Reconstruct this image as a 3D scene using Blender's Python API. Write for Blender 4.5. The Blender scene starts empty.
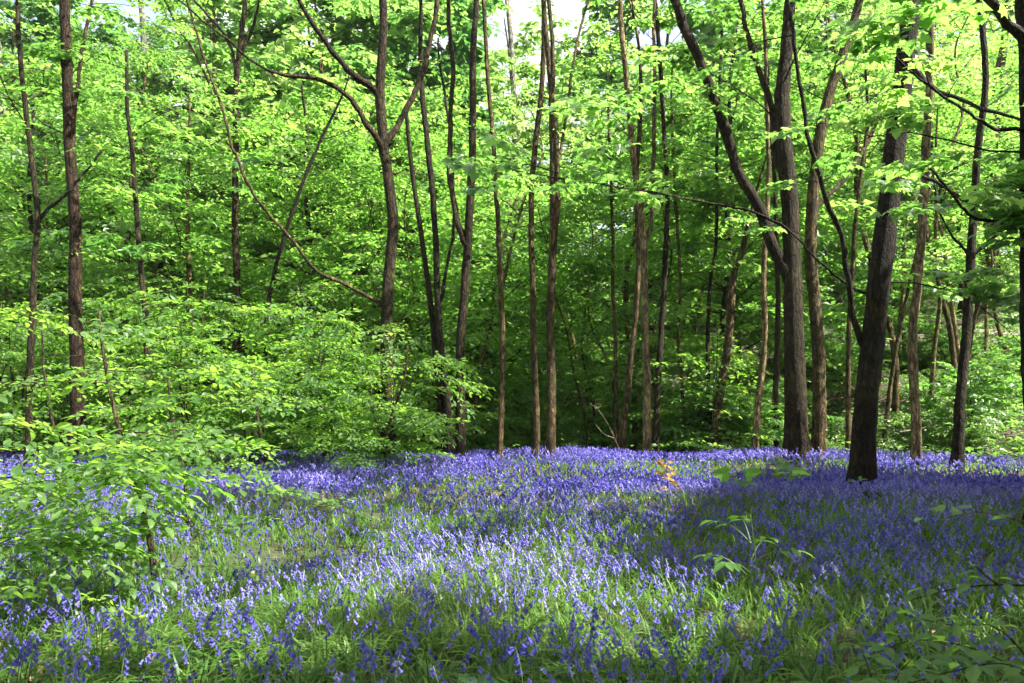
import bpy, math
import numpy as np
from mathutils import Vector, Matrix

rng = np.random.default_rng(11)
R_ = math.radians
HAZE = .0002
scene = bpy.context.scene
COL = scene.collection

# ------------------------------------------------------------------ camera
CAM_H = 1.6
F = 796.0
PITCH = math.atan(48.5 / F)
cam_d = bpy.data.cameras.new('camera')
cam = bpy.data.objects.new('camera', cam_d)
COL.objects.link(cam)
cam.location = (0, 0, CAM_H)
cam.rotation_euler = (math.pi / 2 + PITCH, 0, 0)
cam_d.sensor_width = 36
cam_d.lens = 36 * F / 1024
cam_d.clip_start = 0.05
cam_d.clip_end = 2000
cam_d.dof.use_dof = True
cam_d.dof.focus_distance = 12
cam_d.dof.aperture_fstop = 5.6
scene.camera = cam


def at(px, py, Y):
    """point at world depth Y seen in the photograph at px, py"""
    xc, yc = (px - 512) / F, (341.5 - py) / F
    yw = math.cos(PITCH) - yc * math.sin(PITCH)
    zw = math.sin(PITCH) + yc * math.cos(PITCH)
    k = Y / yw
    return np.array([xc * k, Y, CAM_H + zw * k])


def to_px(P):
    P = np.atleast_2d(P)
    x, y, z = P[:, 0], P[:, 1], P[:, 2] - CAM_H
    d = y * math.cos(PITCH) + z * math.sin(PITCH)
    u = -y * math.sin(PITCH) + z * math.cos(PITCH)
    d = np.where(d < 0.2, 0.2, d)
    return 512 + F * x / d, 341.5 - F * u / d


# ------------------------------------------------------------------ terrain
_ns = np.random.default_rng(3)
_nd = _ns.normal(size=(14, 2)); _nd /= np.linalg.norm(_nd, axis=1)[:, None]
_nf = np.geomspace(0.25, 6.0, 14); _np = _ns.uniform(0, 6.28, 14)


def wob(x, y, k0=0, k1=14, s=1.0):
    r = 0
    for k in range(k0, k1):
        r = r + np.sin((x * _nd[k, 0] + y * _nd[k, 1]) * _nf[k] * s + _np[k] + 1.3 * np.sin((x * _nd[k, 1] - y * _nd[k, 0]) * _nf[k] * s * .6 + _np[k] * 2))
    return r / (k1 - k0) ** .5


def sst(a, b, v):
    t = np.clip((v - a) / (b - a), 0, 1)
    return t * t * (3 - 2 * t)


def edge_y(x):
    return 17.6 - 2.6 * sst(6, 11, x)


def ground_z(x, y):
    x = np.asarray(x, float); y = np.asarray(y, float)
    d = y - edge_y(x)
    dip = 2.3 - 1.5 * sst(2, 10, x) - 1.2 * sst(-2, -12, x)
    start = 8 - 6.5 * sst(3, 12, x) + 2 * sst(-2, -12, x)
    e = np.maximum(0, d - start)
    hill = 26 * (1 - np.exp(-e * .35 / 26))
    z = -dip * sst(0, 7, d) + hill
    z = z + .03 * wob(x, y, 3, 8) + sst(4, 20, d) * .25 * wob(x, y, 0, 5)
    return z


def gz(x, y):
    return float(ground_z(x, y))


# ------------------------------------------------------------------ sun
SUN_AZ, SUN_EL = R_(108), R_(50)
SUN = np.array([math.cos(SUN_EL) * math.sin(SUN_AZ), math.cos(SUN_EL) * math.cos(SUN_AZ), math.sin(SUN_EL)])


def sun_keep(P):
    """gaps cut in the crowns to let sun onto chosen spots: probability that a spray survives, from where its shadow falls"""
    P = np.atleast_2d(P)
    keep = np.ones(len(P))

    def cast(z):
        k = (P[:, 2] - z) / SUN[2]
        return P - SUN[None] * np.maximum(k, 0)[:, None], k > 0.0
    g, ok = cast(.3)
    px, py = to_px(g)
    inb = ok & (g[:, 1] > 2)

    def ell(cx, cy, rx, ry, a, p):
        nonlocal keep
        dx, dy = px - cx, py - cy
        c, s = math.cos(R_(a)), math.sin(R_(a))
        q = ((dx * c + dy * s) / rx) ** 2 + ((-dx * s + dy * c) / ry) ** 2
        keep = np.where(inb & (q < 1), np.minimum(keep, p), keep)
    keep = np.where(inb & (px < 700 - .35 * (py - 460)), np.minimum(keep, .45 + .5 * (py > 600)), keep)
    ell(570, 500, 165, 50, -8, .0)
    ell(470, 540, 170, 42, -12, .0)
    ell(600, 465, 160, 22, 0, .0)
    ell(380, 492, 110, 34, 0, .06)
    ell(560, 592, 120, 22, -8, .2)
    ell(810, 590, 50, 13, 0, .0)
    ell(930, 500, 80, 12, 0, .4)
    ell(235, 625, 100, 36, -8, .25)
    ell(60, 475, 100, 20, 0, .1)
    ell(640, 640, 60, 10, -10, .3)
    ell(860, 505, 30, 7, 0, .15)
    ell(765, 530, 26, 7, 0, .15)
    ell(965, 560, 30, 8, 0, .2)
    ell(890, 545, 26, 7, 0, .2)
    ell(740, 640, 40, 10, 0, .25)
    g, ok = cast(1.3)
    box = ok & (g[:, 0] > -4.8) & (g[:, 0] < -.8) & (g[:, 1] > 4) & (g[:, 1] < 9.5)
    keep = np.where(box, np.minimum(keep, .04), keep)
    g, ok = cast(3.0)
    box = ok & (g[:, 0] > -13) & (g[:, 0] < -1.2) & (g[:, 1] > 10) & (g[:, 1] < 21)
    keep = np.where(box, np.minimum(keep, .05), keep)
    for x0, x1, y0, y1, z, p in ((-1, 10, 17.5, 34, 5.0, .2), (-1, 9, 17.5, 27, 2.5, .22), (7, 17, 15, 27, 2.0, .28), (-14, 0, 20, 34, 4.0, .5), (-2, 8, 15.5, 20, 1.3, .12), (7, 13, 14, 18, 1.5, .04)):
        g, ok = cast(z)
        box = ok & (g[:, 0] > x0) & (g[:, 0] < x1) & (g[:, 1] > y0) & (g[:, 1] < y1)
        keep = np.where(box, np.minimum(keep, p), keep)
    # low sprays from the middle rightwards always keep a small chance
    keep = np.where((P[:, 2] < 5.2) & (P[:, 0] > -.3), np.maximum(keep, .14), keep)
    return rng.random(len(P)) < keep


# ------------------------------------------------------------------ materials
def new_mat(name):
    m = bpy.data.materials.new(name); m.use_nodes = True
    nt = m.node_tree; nt.nodes.clear()
    return m, nt, nt.nodes, nt.links


def ramp(N, stops, interp='LINEAR'):
    r = N.new('ShaderNodeValToRGB'); r.color_ramp.interpolation = interp
    e = r.color_ramp.elements
    while len(e) < len(stops): e.new(.5)
    for k, (p, c) in enumerate(stops):
        e[k].position = p; e[k].color = (*c, 1)
    return r


def leaf_mat(name, stops, tstops, trans=.45, rough=.42, spec=.4, objvar=.0):
    m, nt, N, L = new_mat(name)
    at_ = N.new('ShaderNodeAttribute'); at_.attribute_name = 'tint'
    val = at_.outputs['Fac']
    if objvar:
        oi = N.new('ShaderNodeObjectInfo')
        ma = N.new('ShaderNodeMath'); ma.operation = 'MULTIPLY_ADD'
        L.new(oi.outputs['Random'], ma.inputs[0]); ma.inputs[1].default_value = objvar
        L.new(val, ma.inputs[2])
        mb = N.new('ShaderNodeMath'); mb.operation = 'SUBTRACT'; L.new(ma.outputs[0], mb.inputs[0]); mb.inputs[1].default_value = objvar / 2
        val = mb.outputs[0]
    r1 = ramp(N, stops); r2 = ramp(N, tstops)
    L.new(val, r1.inputs[0]); L.new(val, r2.inputs[0])
    p = N.new('ShaderNodeBsdfPrincipled')
    p.inputs['Roughness'].default_value = rough
    p.inputs['Specular IOR Level'].default_value = spec
    L.new(r1.outputs[0], p.inputs['Base Color'])
    t = N.new('ShaderNodeBsdfTranslucent'); L.new(r2.outputs[0], t.inputs['Color'])
    mx = N.new('ShaderNodeMixShader'); mx.inputs[0].default_value = trans
    L.new(p.outputs[0], mx.inputs[1]); L.new(t.outputs[0], mx.inputs[2])
    o = N.new('ShaderNodeOutputMaterial'); L.new(mx.outputs[0], o.inputs[0])
    return m


def bark_mat(name, dark, light, moss=(.05, .055, .016), mossf=.3, vs=2.6, scale=9.0):
    m, nt, N, L = new_mat(name)
    tc = N.new('ShaderNodeTexCoord'); mp = N.new('ShaderNodeMapping')
    mp.inputs['Scale'].default_value = (scale, scale, vs)
    L.new(tc.outputs['Object'], mp.inputs[0])
    n1 = N.new('ShaderNodeTexNoise'); n1.inputs['Scale'].default_value = 2.2; n1.inputs['Detail'].default_value = 7; n1.inputs['Roughness'].default_value = .65
    L.new(mp.outputs[0], n1.inputs[0])
    r1 = ramp(N, [(.36, dark), (.5, tuple(.45 * (a + b) for a, b in zip(dark, light))), (.64, light)])
    L.new(n1.outputs['Fac'], r1.inputs[0])
    n2 = N.new('ShaderNodeTexNoise'); n2.inputs['Scale'].default_value = 1.3; n2.inputs['Detail'].default_value = 5
    L.new(tc.outputs['Object'], n2.inputs[0])
    r2 = ramp(N, [(.45, (0, 0, 0)), (.6, (mossf, mossf, mossf))])
    L.new(n2.outputs['Fac'], r2.inputs[0])
    mx = N.new('ShaderNodeMixRGB'); L.new(r2.outputs[0], mx.inputs[0]); L.new(r1.outputs[0], mx.inputs[1]); mx.inputs[2].default_value = (*moss, 1)
    n3 = N.new('ShaderNodeTexNoise'); n3.inputs['Scale'].default_value = 11; n3.inputs['Detail'].default_value = 4; n3.inputs['Roughness'].default_value = .7
    L.new(tc.outputs['Object'], n3.inputs[0])
    r4 = ramp(N, [(.57, (0, 0, 0)), (.66, (.55, .55, .55))]); L.new(n3.outputs['Fac'], r4.inputs[0])
    m2 = N.new('ShaderNodeMixRGB'); L.new(r4.outputs[0], m2.inputs[0]); L.new(mx.outputs[0], m2.inputs[1]); m2.inputs[2].default_value = (*[min(.4, 1.4 * a + .006) for a in (light[0], light[1] * 1.12, light[2] * 1.2)], 1)
    n4 = N.new('ShaderNodeTexNoise'); n4.inputs['Scale'].default_value = 3.1; n4.inputs['Detail'].default_value = 3
    L.new(tc.outputs['Object'], n4.inputs[0])
    r5 = ramp(N, [(.35, (.55, .55, .55)), (.65, (1.25, 1.25, 1.25))]); L.new(n4.outputs['Fac'], r5.inputs[0])
    oi = N.new('ShaderNodeObjectInfo'); r6 = ramp(N, [(0, (.72, .70, .66)), (.5, (1, 1, 1)), (1, (1.35, 1.32, 1.2))]); L.new(oi.outputs['Random'], r6.inputs[0])
    m3 = N.new('ShaderNodeMixRGB'); m3.blend_type = 'MULTIPLY'; m3.inputs[0].default_value = 1; L.new(m2.outputs[0], m3.inputs[1]); L.new(r6.outputs[0], m3.inputs[2])
    mx = N.new('ShaderNodeMixRGB'); mx.blend_type = 'MULTIPLY'; mx.inputs[0].default_value = 1; L.new(m3.outputs[0], mx.inputs[1]); L.new(r5.outputs[0], mx.inputs[2])
    vo = N.new('ShaderNodeTexVoronoi'); vo.feature = 'DISTANCE_TO_EDGE'; vo.inputs['Scale'].default_value = 1.5
    vm = N.new('ShaderNodeVectorMath'); vm.operation = 'MULTIPLY_ADD'; L.new(n3.outputs['Color'], vm.inputs[0]); vm.inputs[1].default_value = (.7, .7, .7); L.new(mp.outputs[0], vm.inputs[2])
    L.new(vm.outputs[0], vo.inputs['Vector'])
    r7 = ramp(N, [(.0, (.35, .33, .31)), (.16, (1, 1, 1))]); L.new(vo.outputs['Distance'], r7.inputs[0])
    m4 = N.new('ShaderNodeMixRGB'); m4.blend_type = 'MULTIPLY'; m4.inputs[0].default_value = .9; L.new(mx.outputs[0], m4.inputs[1]); L.new(r7.outputs[0], m4.inputs[2])
    mx = m4
    p = N.new('ShaderNodeBsdfPrincipled'); p.inputs['Roughness'].default_value = .85; p.inputs['Specular IOR Level'].default_value = .2
    L.new(mx.outputs[0], p.inputs['Base Color'])
    b = N.new('ShaderNodeBump'); b.inputs['Strength'].default_value = 1; b.inputs['Distance'].default_value = .035
    ha = N.new('ShaderNodeMath'); ha.operation = 'ADD'; L.new(n1.outputs['Fac'], ha.inputs[0]); L.new(r7.outputs[0], ha.inputs[1])
    L.new(ha.outputs[0], b.inputs['Height']); L.new(b.outputs[0], p.inputs['Normal'])
    o = N.new('ShaderNodeOutputMaterial'); L.new(p.outputs[0], o.inputs[0])
    return m


M = {}
G_R = [(0, (.032, .072, .014)), (.5, (.064, .122, .024)), (1, (.11, .17, .038))]
G_T = [(0, (.12, .29, .03)), (.5, (.25, .545, .07)), (1, (.42, .70, .12))]
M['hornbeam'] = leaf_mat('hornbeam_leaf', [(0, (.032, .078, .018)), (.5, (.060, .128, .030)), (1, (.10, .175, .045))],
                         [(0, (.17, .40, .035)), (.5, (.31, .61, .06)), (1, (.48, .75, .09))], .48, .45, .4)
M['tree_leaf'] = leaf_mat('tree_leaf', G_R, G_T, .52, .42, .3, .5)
M['tree_leaf_pale'] = leaf_mat('tree_leaf_pale', [(0, (.04, .085, .03)), (.5, (.075, .135, .05)), (1, (.12, .18, .07))], [(0, (.17, .38, .07)), (.5, (.33, .59, .12)), (1, (.50, .74, .19))], .52, .36, .5, .4)
M['tree_leaf_deep'] = leaf_mat('tree_leaf_deep', [(0, (.022, .062, .016)), (.5, (.04, .1, .024)), (1, (.07, .14, .035))], [(0, (.07, .22, .035)), (.5, (.15, .38, .07)), (1, (.27, .54, .11))], .48, .38, .5, .4)
M['sycamore'] = leaf_mat('sycamore_leaf', [(0, (.034, .085, .024)), (.5, (.06, .125, .034)), (1, (.10, .17, .05))],
                         [(0, (.17, .40, .06)), (.5, (.28, .57, .09)), (1, (.45, .72, .15))], .48, .34, .55)
M['under_leaf'] = leaf_mat('undergrowth_leaf', G_R, G_T, .36, .38, .55)
M['grass'] = leaf_mat('grass_blade', [(0, (.020, .055, .012)), (.5, (.058, .13, .024)), (.9, (.11, .18, .04)), (1, (.26, .24, .10))],
                      [(0, (.14, .32, .04)), (.5, (.32, .57, .085)), (1, (.40, .48, .14))], .36, .42, .28)
M['bell'] = leaf_mat('bluebell_petal', [(0, (.056, .048, .31)), (.5, (.142, .124, .48)), (1, (.36, .33, .73))],
                     [(0, (.09, .08, .44)), (.5, (.19, .165, .62)), (1, (.42, .38, .82))], .4, .45, .35)
M['stem'] = leaf_mat('flower_stem', [(0, (.05, .10, .03)), (1, (.09, .15, .04))], [(0, (.1, .2, .04)), (1, (.15, .26, .05))], .2)
M['copper'] = leaf_mat('copper_leaf', [(0, (.22, .13, .025)), (1, (.38, .26, .07))], [(0, (.55, .30, .05)), (1, (.72, .48, .10))], .4)
M['dead'] = leaf_mat('dead_leaf', [(0, (.07, .045, .022)), (.6, (.16, .10, .05)), (1, (.34, .25, .15))], [(0, (.1, .06, .03)), (1, (.3, .2, .1))], .12, .6, .3)
M['dock'] = leaf_mat('dock_leaf', [(0, (.025, .075, .018)), (1, (.05, .12, .025))], [(0, (.12, .28, .04)), (1, (.2, .4, .05))], .35, .4, .45)
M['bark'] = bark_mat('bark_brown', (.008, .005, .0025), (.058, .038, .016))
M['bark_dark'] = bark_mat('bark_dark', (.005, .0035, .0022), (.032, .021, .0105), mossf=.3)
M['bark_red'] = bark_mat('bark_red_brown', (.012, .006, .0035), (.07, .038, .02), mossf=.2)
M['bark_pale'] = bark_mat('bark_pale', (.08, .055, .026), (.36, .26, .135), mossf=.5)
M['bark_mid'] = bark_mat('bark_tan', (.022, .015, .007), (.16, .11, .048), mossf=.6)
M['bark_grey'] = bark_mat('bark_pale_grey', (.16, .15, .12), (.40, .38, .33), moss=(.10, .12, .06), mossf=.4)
M['twig'] = bark_mat('twig_bark', (.025, .018, .01), (.085, .064, .036), mossf=.1, scale=20)
M['twig_pale'] = bark_mat('pale_dead_wood', (.16, .13, .085), (.36, .31, .22), mossf=.1, scale=20)


def ground_mat():
    m, nt, N, L = new_mat('woodland_floor')
    tc = N.new('ShaderNodeTexCoord')
    n1 = N.new('ShaderNodeTexNoise'); n1.inputs['Scale'].default_value = 14; n1.inputs['Detail'].default_value = 9; n1.inputs['Roughness'].default_value = .7
    n2 = N.new('ShaderNodeTexNoise'); n2.inputs['Scale'].default_value = .35; n2.inputs['Detail'].default_value = 5
    v = N.new('ShaderNodeTexVoronoi'); v.inputs['Scale'].default_value = 16
    for n in (n1, n2, v): L.new(tc.outputs['Object'], n.inputs['Vector'])
    r1 = ramp(N, [(.3, (.018, .013, .008)), (.52, (.05, .036, .022)), (.72, (.12, .085, .05))])
    L.new(n1.outputs['Fac'], r1.inputs[0])
    r3 = ramp(N, [(0, (.5, .45, .4)), (1, (1.4, 1.25, 1.1))]); L.new(v.outputs['Color'], r3.inputs[0])
    mu = N.new('ShaderNodeMixRGB'); mu.blend_type = 'MULTIPLY'; mu.inputs[0].default_value = .8
    L.new(r1.outputs[0], mu.inputs[1]); L.new(r3.outputs[0], mu.inputs[2])
    r2 = ramp(N, [(.4, (0, 0, 0)), (.6, (.75, .75, .75))]); L.new(n2.outputs['Fac'], r2.inputs[0])
    gr = ramp(N, [(.3, (.018, .04, .010)), (.7, (.05, .09, .022))]); L.new(n1.outputs['Fac'], gr.inputs[0])
    mx = N.new('ShaderNodeMixRGB'); L.new(r2.outputs[0], mx.inputs[0]); L.new(mu.outputs[0], mx.inputs[1]); L.new(gr.outputs[0], mx.inputs[2])
    p = N.new('ShaderNodeBsdfPrincipled'); p.inputs['Roughness'].default_value = .9
    L.new(mx.outputs[0], p.inputs['Base Color'])
    b = N.new('ShaderNodeBump'); b.inputs['Strength'].default_value = .8; b.inputs['Distance'].default_value = .06
    L.new(n1.outputs['Fac'], b.inputs['Height']); L.new(b.outputs[0], p.inputs['Normal'])
    o = N.new('ShaderNodeOutputMaterial'); L.new(p.outputs[0], o.inputs[0])
    return m


def path_mat():
    m, nt, N, L = new_mat('trodden_soil')
    tc = N.new('ShaderNodeTexCoord')
    n1 = N.new('ShaderNodeTexNoise'); n1.inputs['Scale'].default_value = 9; n1.inputs['Detail'].default_value = 8
    L.new(tc.outputs['Object'], n1.inputs['Vector'])
    r1 = ramp(N, [(.3, (.10, .08, .06)), (.7, (.24, .20, .16))]); L.new(n1.outputs['Fac'], r1.inputs[0])
    p = N.new('ShaderNodeBsdfPrincipled'); p.inputs['Roughness'].default_value = .95
    L.new(r1.outputs[0], p.inputs['Base Color'])
    b = N.new('ShaderNodeBump'); b.inputs['Strength'].default_value = .6; b.inputs['Distance'].default_value = .04
    L.new(n1.outputs['Fac'], b.inputs['Height']); L.new(b.outputs[0], p.inputs['Normal'])
    o = N.new('ShaderNodeOutputMaterial'); L.new(p.outputs[0], o.inputs[0])
    return m


# ------------------------------------------------------------------ mesh building
class Acc:
    """collects pieces (vertices, loops, polygon sizes, material slot, tint) for ONE mesh"""

    def __init__(s):
        s.V, s.L, s.S, s.M, s.T, s.Sm, s.n = [], [], [], [], [], [], 0

    def add(s, V, L, S, mat=0, tint=None, smooth=False):
        V = np.asarray(V, np.float32).reshape(-1, 3); L = np.asarray(L, np.int64).ravel(); S = np.asarray(S, np.int64).ravel()
        s.V.append(V); s.L.append(L + s.n); s.S.append(S)
        s.M.append(np.full(len(S), mat, np.int32)); s.Sm.append(np.full(len(S), smooth, bool))
        s.T.append(np.full(len(V), .5, np.float32) if tint is None else np.broadcast_to(np.asarray(tint, np.float32), (len(V),)).copy())
        s.n += len(V)

    def mesh(s, name, mats, origin=(0, 0, 0)):
        me = bpy.data.meshes.new(name)
        V = np.concatenate(s.V) - np.asarray(origin, np.float32)
        L = np.concatenate(s.L).astype(np.int32); S = np.concatenate(s.S).astype(np.int32)
        me.vertices.add(len(V)); me.vertices.foreach_set('co', V.astype(np.float32).ravel())
        me.loops.add(len(L)); me.loops.foreach_set('vertex_index', L)
        me.polygons.add(len(S))
        st = np.zeros(len(S), np.int32); st[1:] = np.cumsum(S)[:-1]
        me.polygons.foreach_set('loop_start', st)
        try: me.polygons.foreach_set('loop_total', S)
        except Exception: pass
        for m in mats: me.materials.append(m)
        me.polygons.foreach_set('material_index', np.concatenate(s.M))
        me.polygons.foreach_set('use_smooth', np.concatenate(s.Sm))
        a = me.attributes.new('tint', 'FLOAT', 'POINT'); a.data.foreach_set('value', np.concatenate(s.T))
        me.update(calc_edges=True)
        return me


def link(name, me, parent=None, loc=None):
    o = bpy.data.objects.new(name, me); COL.objects.link(o)
    if parent is not None: o.parent = parent
    if loc is not None: o.location = [float(v) for v in loc]
    return o


def tag(o, label=None, cat=None, group=None, kind=None):
    if label: o['label'] = label
    if cat: o['category'] = cat
    if group: o['group'] = group
    if kind: o['kind'] = kind
    return o


def thing(name, label, cat, loc, group=None):
    o = bpy.data.objects.new(name, None); COL.objects.link(o)
    o.location = [float(v) for v in loc]; o.empty_display_size = .2
    return tag(o, label, cat, group)


def smooth_line(pts, n):
    P = np.asarray(pts, float)
    if len(P) < 3:
        t = np.linspace(0, 1, n)[:, None]
        return P[0] * (1 - t) + P[-1] * t
    Q = np.vstack([2 * P[0] - P[1], P, 2 * P[-1] - P[-2]])
    d = np.r_[0, np.cumsum(np.linalg.norm(np.diff(P[:, :3], axis=0), axis=1))]; d /= d[-1]
    out = []
    for u in np.linspace(0, 1, n):
        k = min(max(np.searchsorted(d, u, 'right') - 1, 0), len(P) - 2)
        t = (u - d[k]) / max(d[k + 1] - d[k], 1e-9)
        a, b, c, e = Q[k], Q[k + 1], Q[k + 2], Q[k + 3]
        out.append(.5 * (2 * b + (c - a) * t + (2 * a - 5 * b + 4 * c - e) * t * t + (3 * b - a - 3 * c + e) * t ** 3))
    return np.array(out)


def tube(acc, P, rad, sides=8, mat=0, rough=0.0, tint=.5, cap=True, r=None):
    r = r or rng
    P = np.asarray(P, float); n = len(P)
    rad = np.broadcast_to(np.asarray(rad, float), (n,))
    T = np.gradient(P, axis=0); T /= np.linalg.norm(T, axis=1)[:, None] + 1e-12
    ref = np.array([1., 0, 0]) if abs(T[:, 0]).mean() < .7 else np.array([0, 0, 1.])
    A = np.cross(T, ref); A /= np.linalg.norm(A, axis=1)[:, None] + 1e-12
    B = np.cross(T, A)
    th = np.linspace(0, 2 * np.pi, sides, endpoint=False)
    rr = np.ones((n, sides))
    if rough:
        ph = r.uniform(0, 6.28, 6)
        zz = np.arange(n)[:, None] / max(n - 1, 1)
        rr = 1 + rough * (np.sin(2 * th[None] + ph[0] + 3 * zz) * .6 + np.sin(3 * th[None] + ph[1] - 5 * zz) * .6 + np.sin(5 * th[None] + ph[2] + 9 * zz) * .3) + rough * .5 * r.normal(size=(n, sides))
    V = P[:, None] + (rad[:, None] * rr)[:, :, None] * (np.cos(th)[None, :, None] * A[:, None] + np.sin(th)[None, :, None] * B[:, None])
    i = np.arange(n - 1)[:, None] * sides; j = np.arange(sides)[None]; j2 = (j + 1) % sides
    q = np.stack([i + j, i + j2, i + sides + j2, i + sides + j], -1).reshape(-1)
    S = [4] * ((n - 1) * sides)
    L = q
    if cap:
        L = np.r_[q, (n - 1) * sides + np.arange(sides)]; S = S + [sides]
    acc.add(V.reshape(-1, 3), L, S, mat, tint, True)


# leaf outlines: x along the leaf, y across, z up; (verts, loops, sizes)
def _t(V, faces):
    return np.array(V, float), np.concatenate([np.array(f) for f in faces]), np.array([len(f) for f in faces])


LEAF_FAR = _t([(0, 0, 0), (.45, .32, .07), (1, 0, -.06), (.45, -.32, .07)], [(0, 2, 1), (0, 3, 2)])
LEAF_MID = _t([(0, 0, 0), (.28, .27, .06), (.66, .25, .04), (1, 0, -.10), (.66, -.25, .04), (.28, -.27, .06)], [(0, 3, 2, 1), (0, 5, 4, 3)])
LEAF_NEAR = _t([(0, 0, 0), (.16, .20, .05), (.40, .30, .08), (.70, .22, .04), (.88, .10, -.04), (1.04, 0, -.10),
                (.88, -.10, -.04), (.70, -.22, .04), (.40, -.30, .08), (.16, -.20, .05), (.40, 0, .02), (.72, 0, -.01)],
               [(0, 10, 2, 1), (10, 11, 3, 2), (11, 5, 4, 3), (0, 9, 8, 10), (10, 8, 7, 11), (11, 7, 6, 5)])
_syc = [(0, 0, 0), (.02, .26, .0), (-.06, .46, -.05), (.20, .44, .02), (.36, .62, -.06), (.46, .36, .05), (.62, .30, .04), (1.0, 0, -.12),
        (.62, -.30, .04), (.46, -.36, .05), (.36, -.62, -.06), (.20, -.44, .02), (-.06, -.46, -.05), (.02, -.26, 0), (.38, 0, .0)]
LEAF_SYC = _t(_syc, [(14, 0, 1), (14, 1, 2, 3), (14, 3, 4, 5), (14, 5, 6, 7), (14, 7, 8, 9), (14, 9, 10, 11), (14, 11, 12, 13), (14, 13, 0)][::1])
LEAF_SYC_FAR = _t([(0, 0, 0), (-.02, .42, -.04), (.24, .40, .02), (.42, .56, -.05), (.52, .26, .05), (1, 0, -.1), (.52, -.26, .05), (.42, -.56, -.05), (.24, -.40, .02), (-.02, -.42, -.04)],
                  [(0, 5, 4, 3, 2, 1), (0, 9, 8, 7, 6, 5)])


def rot_azp(az, pitch, roll):
    """x axis towards azimuth az, lifted by pitch; roll about x"""
    az, pitch, roll = np.broadcast_arrays(*[np.asarray(v, float) for v in (az, pitch, roll)])
    ca, sa, cp, sp, cr, sr = np.cos(az), np.sin(az), np.cos(pitch), np.sin(pitch), np.cos(roll), np.sin(roll)
    X = np.stack([ca * cp, sa * cp, sp], -1)
    Y0 = np.stack([-sa, ca, 0 * ca], -1)
    Z0 = np.cross(X, Y0)
    Y = Y0 * cr[..., None] + Z0 * sr[..., None]
    Z = np.cross(X, Y)
    return np.stack([X, Y, Z], -1)


def stamp(acc, tmpl, R, t, s, mat=0, tint=None, smooth=False, sxyz=None):
    V0, L0, S0 = tmpl
    n = len(t)
    if n == 0: return
    s = np.broadcast_to(np.asarray(s, float), (n,))
    W = V0[None] * s[:, None, None]
    if sxyz is not None: W = W * sxyz[:, None, :]
    V = np.einsum('nij,nkj->nki', R, W) + t[:, None]
    L = (L0[None] + (np.arange(n) * len(V0))[:, None]).ravel()
    S = np.tile(S0, n)
    tt = None if tint is None else np.repeat(np.clip(tint, 0, 1), len(V0))
    acc.add(V.reshape(-1, 3), L, S, mat, tt, smooth)


# sprays: leaf frames along a twig lying in the x direction (unit length)
def spray_hornbeam(r, n_lat=5, step=.085, leaf=.125):
    tw = []  # twigs: (origin, az, length)
    tw.append((np.zeros(3), 0., 1.))
    for k in range(n_lat):
        u = .12 + .72 * (k + .5 * r.random()) / n_lat
        sgn = 1 if k % 2 else -1
        tw.append((np.array([u, .01 * r.normal(), 0]), sgn * r.uniform(.55, .95), (1 - u) * .62 + .14))
    pos, az, pit, rol, sz, segs = [], [], [], [], [], []
    for o, a, ln in tw:
        d = np.array([math.cos(a), math.sin(a), 0])
        k = 0; u = .05
        while u < ln:
            p = o + d * u
            p[2] = -.16 * np.hypot(p[0], p[1]) ** 2 + .01 * r.normal()
            sg = 1 if k % 2 else -1
            pos.append(p); az.append(a + sg * r.uniform(.6, 1.15)); pit.append(r.normal(-.15, .32)); rol.append(r.normal(0, .42))
            sz.append(leaf * r.uniform(.5, 1.25) * (1 - .2 * u / ln)); u += step * r.uniform(.75, 1.25); k += 1
        p = o + d * ln; p[2] = -.16 * np.hypot(p[0], p[1]) ** 2
        pos.append(p); az.append(a + r.normal(0, .2)); pit.append(-.3); rol.append(r.normal(0, .3)); sz.append(leaf)
        e1 = o.copy(); e1[2] = -.16 * np.hypot(e1[0], e1[1]) ** 2
        segs.append((e1, p))
    return np.array(pos), rot_azp(az, pit, rol), np.array(sz), segs


def spray_sycamore(r, leaf=.21):
    pos, az, pit, rol, sz, segs = [], [], [], [], [], []
    tips = [(np.zeros(3), 0., 1.)]
    for k in range(3):
        u = r.uniform(.2, .75)
        tips.append((np.array([u, 0, 0]), (1 if k % 2 else -1) * r.uniform(.5, .9), r.uniform(.25, .5)))
    for o, a, ln in tips:
        d = np.array([math.cos(a), math.sin(a), 0])
        e = o + d * ln; e[2] += .05
        segs.append((o, e))
        for u, m in ((.55, 2), (.8, 2), (1.0, 4)):
            b = r.uniform(0, 3.14)
            for q in range(m):
                g = a + b + 2 * math.pi * q / m
                pet = leaf * r.uniform(.5, .9)
                p = o + d * ln * u + np.array([math.cos(g), math.sin(g), 0]) * pet
                p[2] += .03 + r.normal(0, .03)
                pos.append(p); az.append(g + r.normal(0, .25)); pit.append(r.normal(-.35, .22)); rol.append(r.normal(0, .25))
                sz.append(leaf * r.uniform(.6, 1.1))
    return np.array(pos), rot_azp(az, pit, rol), np.array(sz), segs


_r5 = np.random.default_rng(5)
SPRAYS = {
    'horn': [spray_hornbeam(_r5, 5, .095, .142) for _ in range(8)],
    'horn_big': [spray_hornbeam(_r5, 4, .115, .17) for _ in range(8)],
    'syc': [spray_sycamore(_r5) for _ in range(8)],
    'syc_far': [spray_sycamore(_r5, .26) for _ in range(8)],
}


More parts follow.
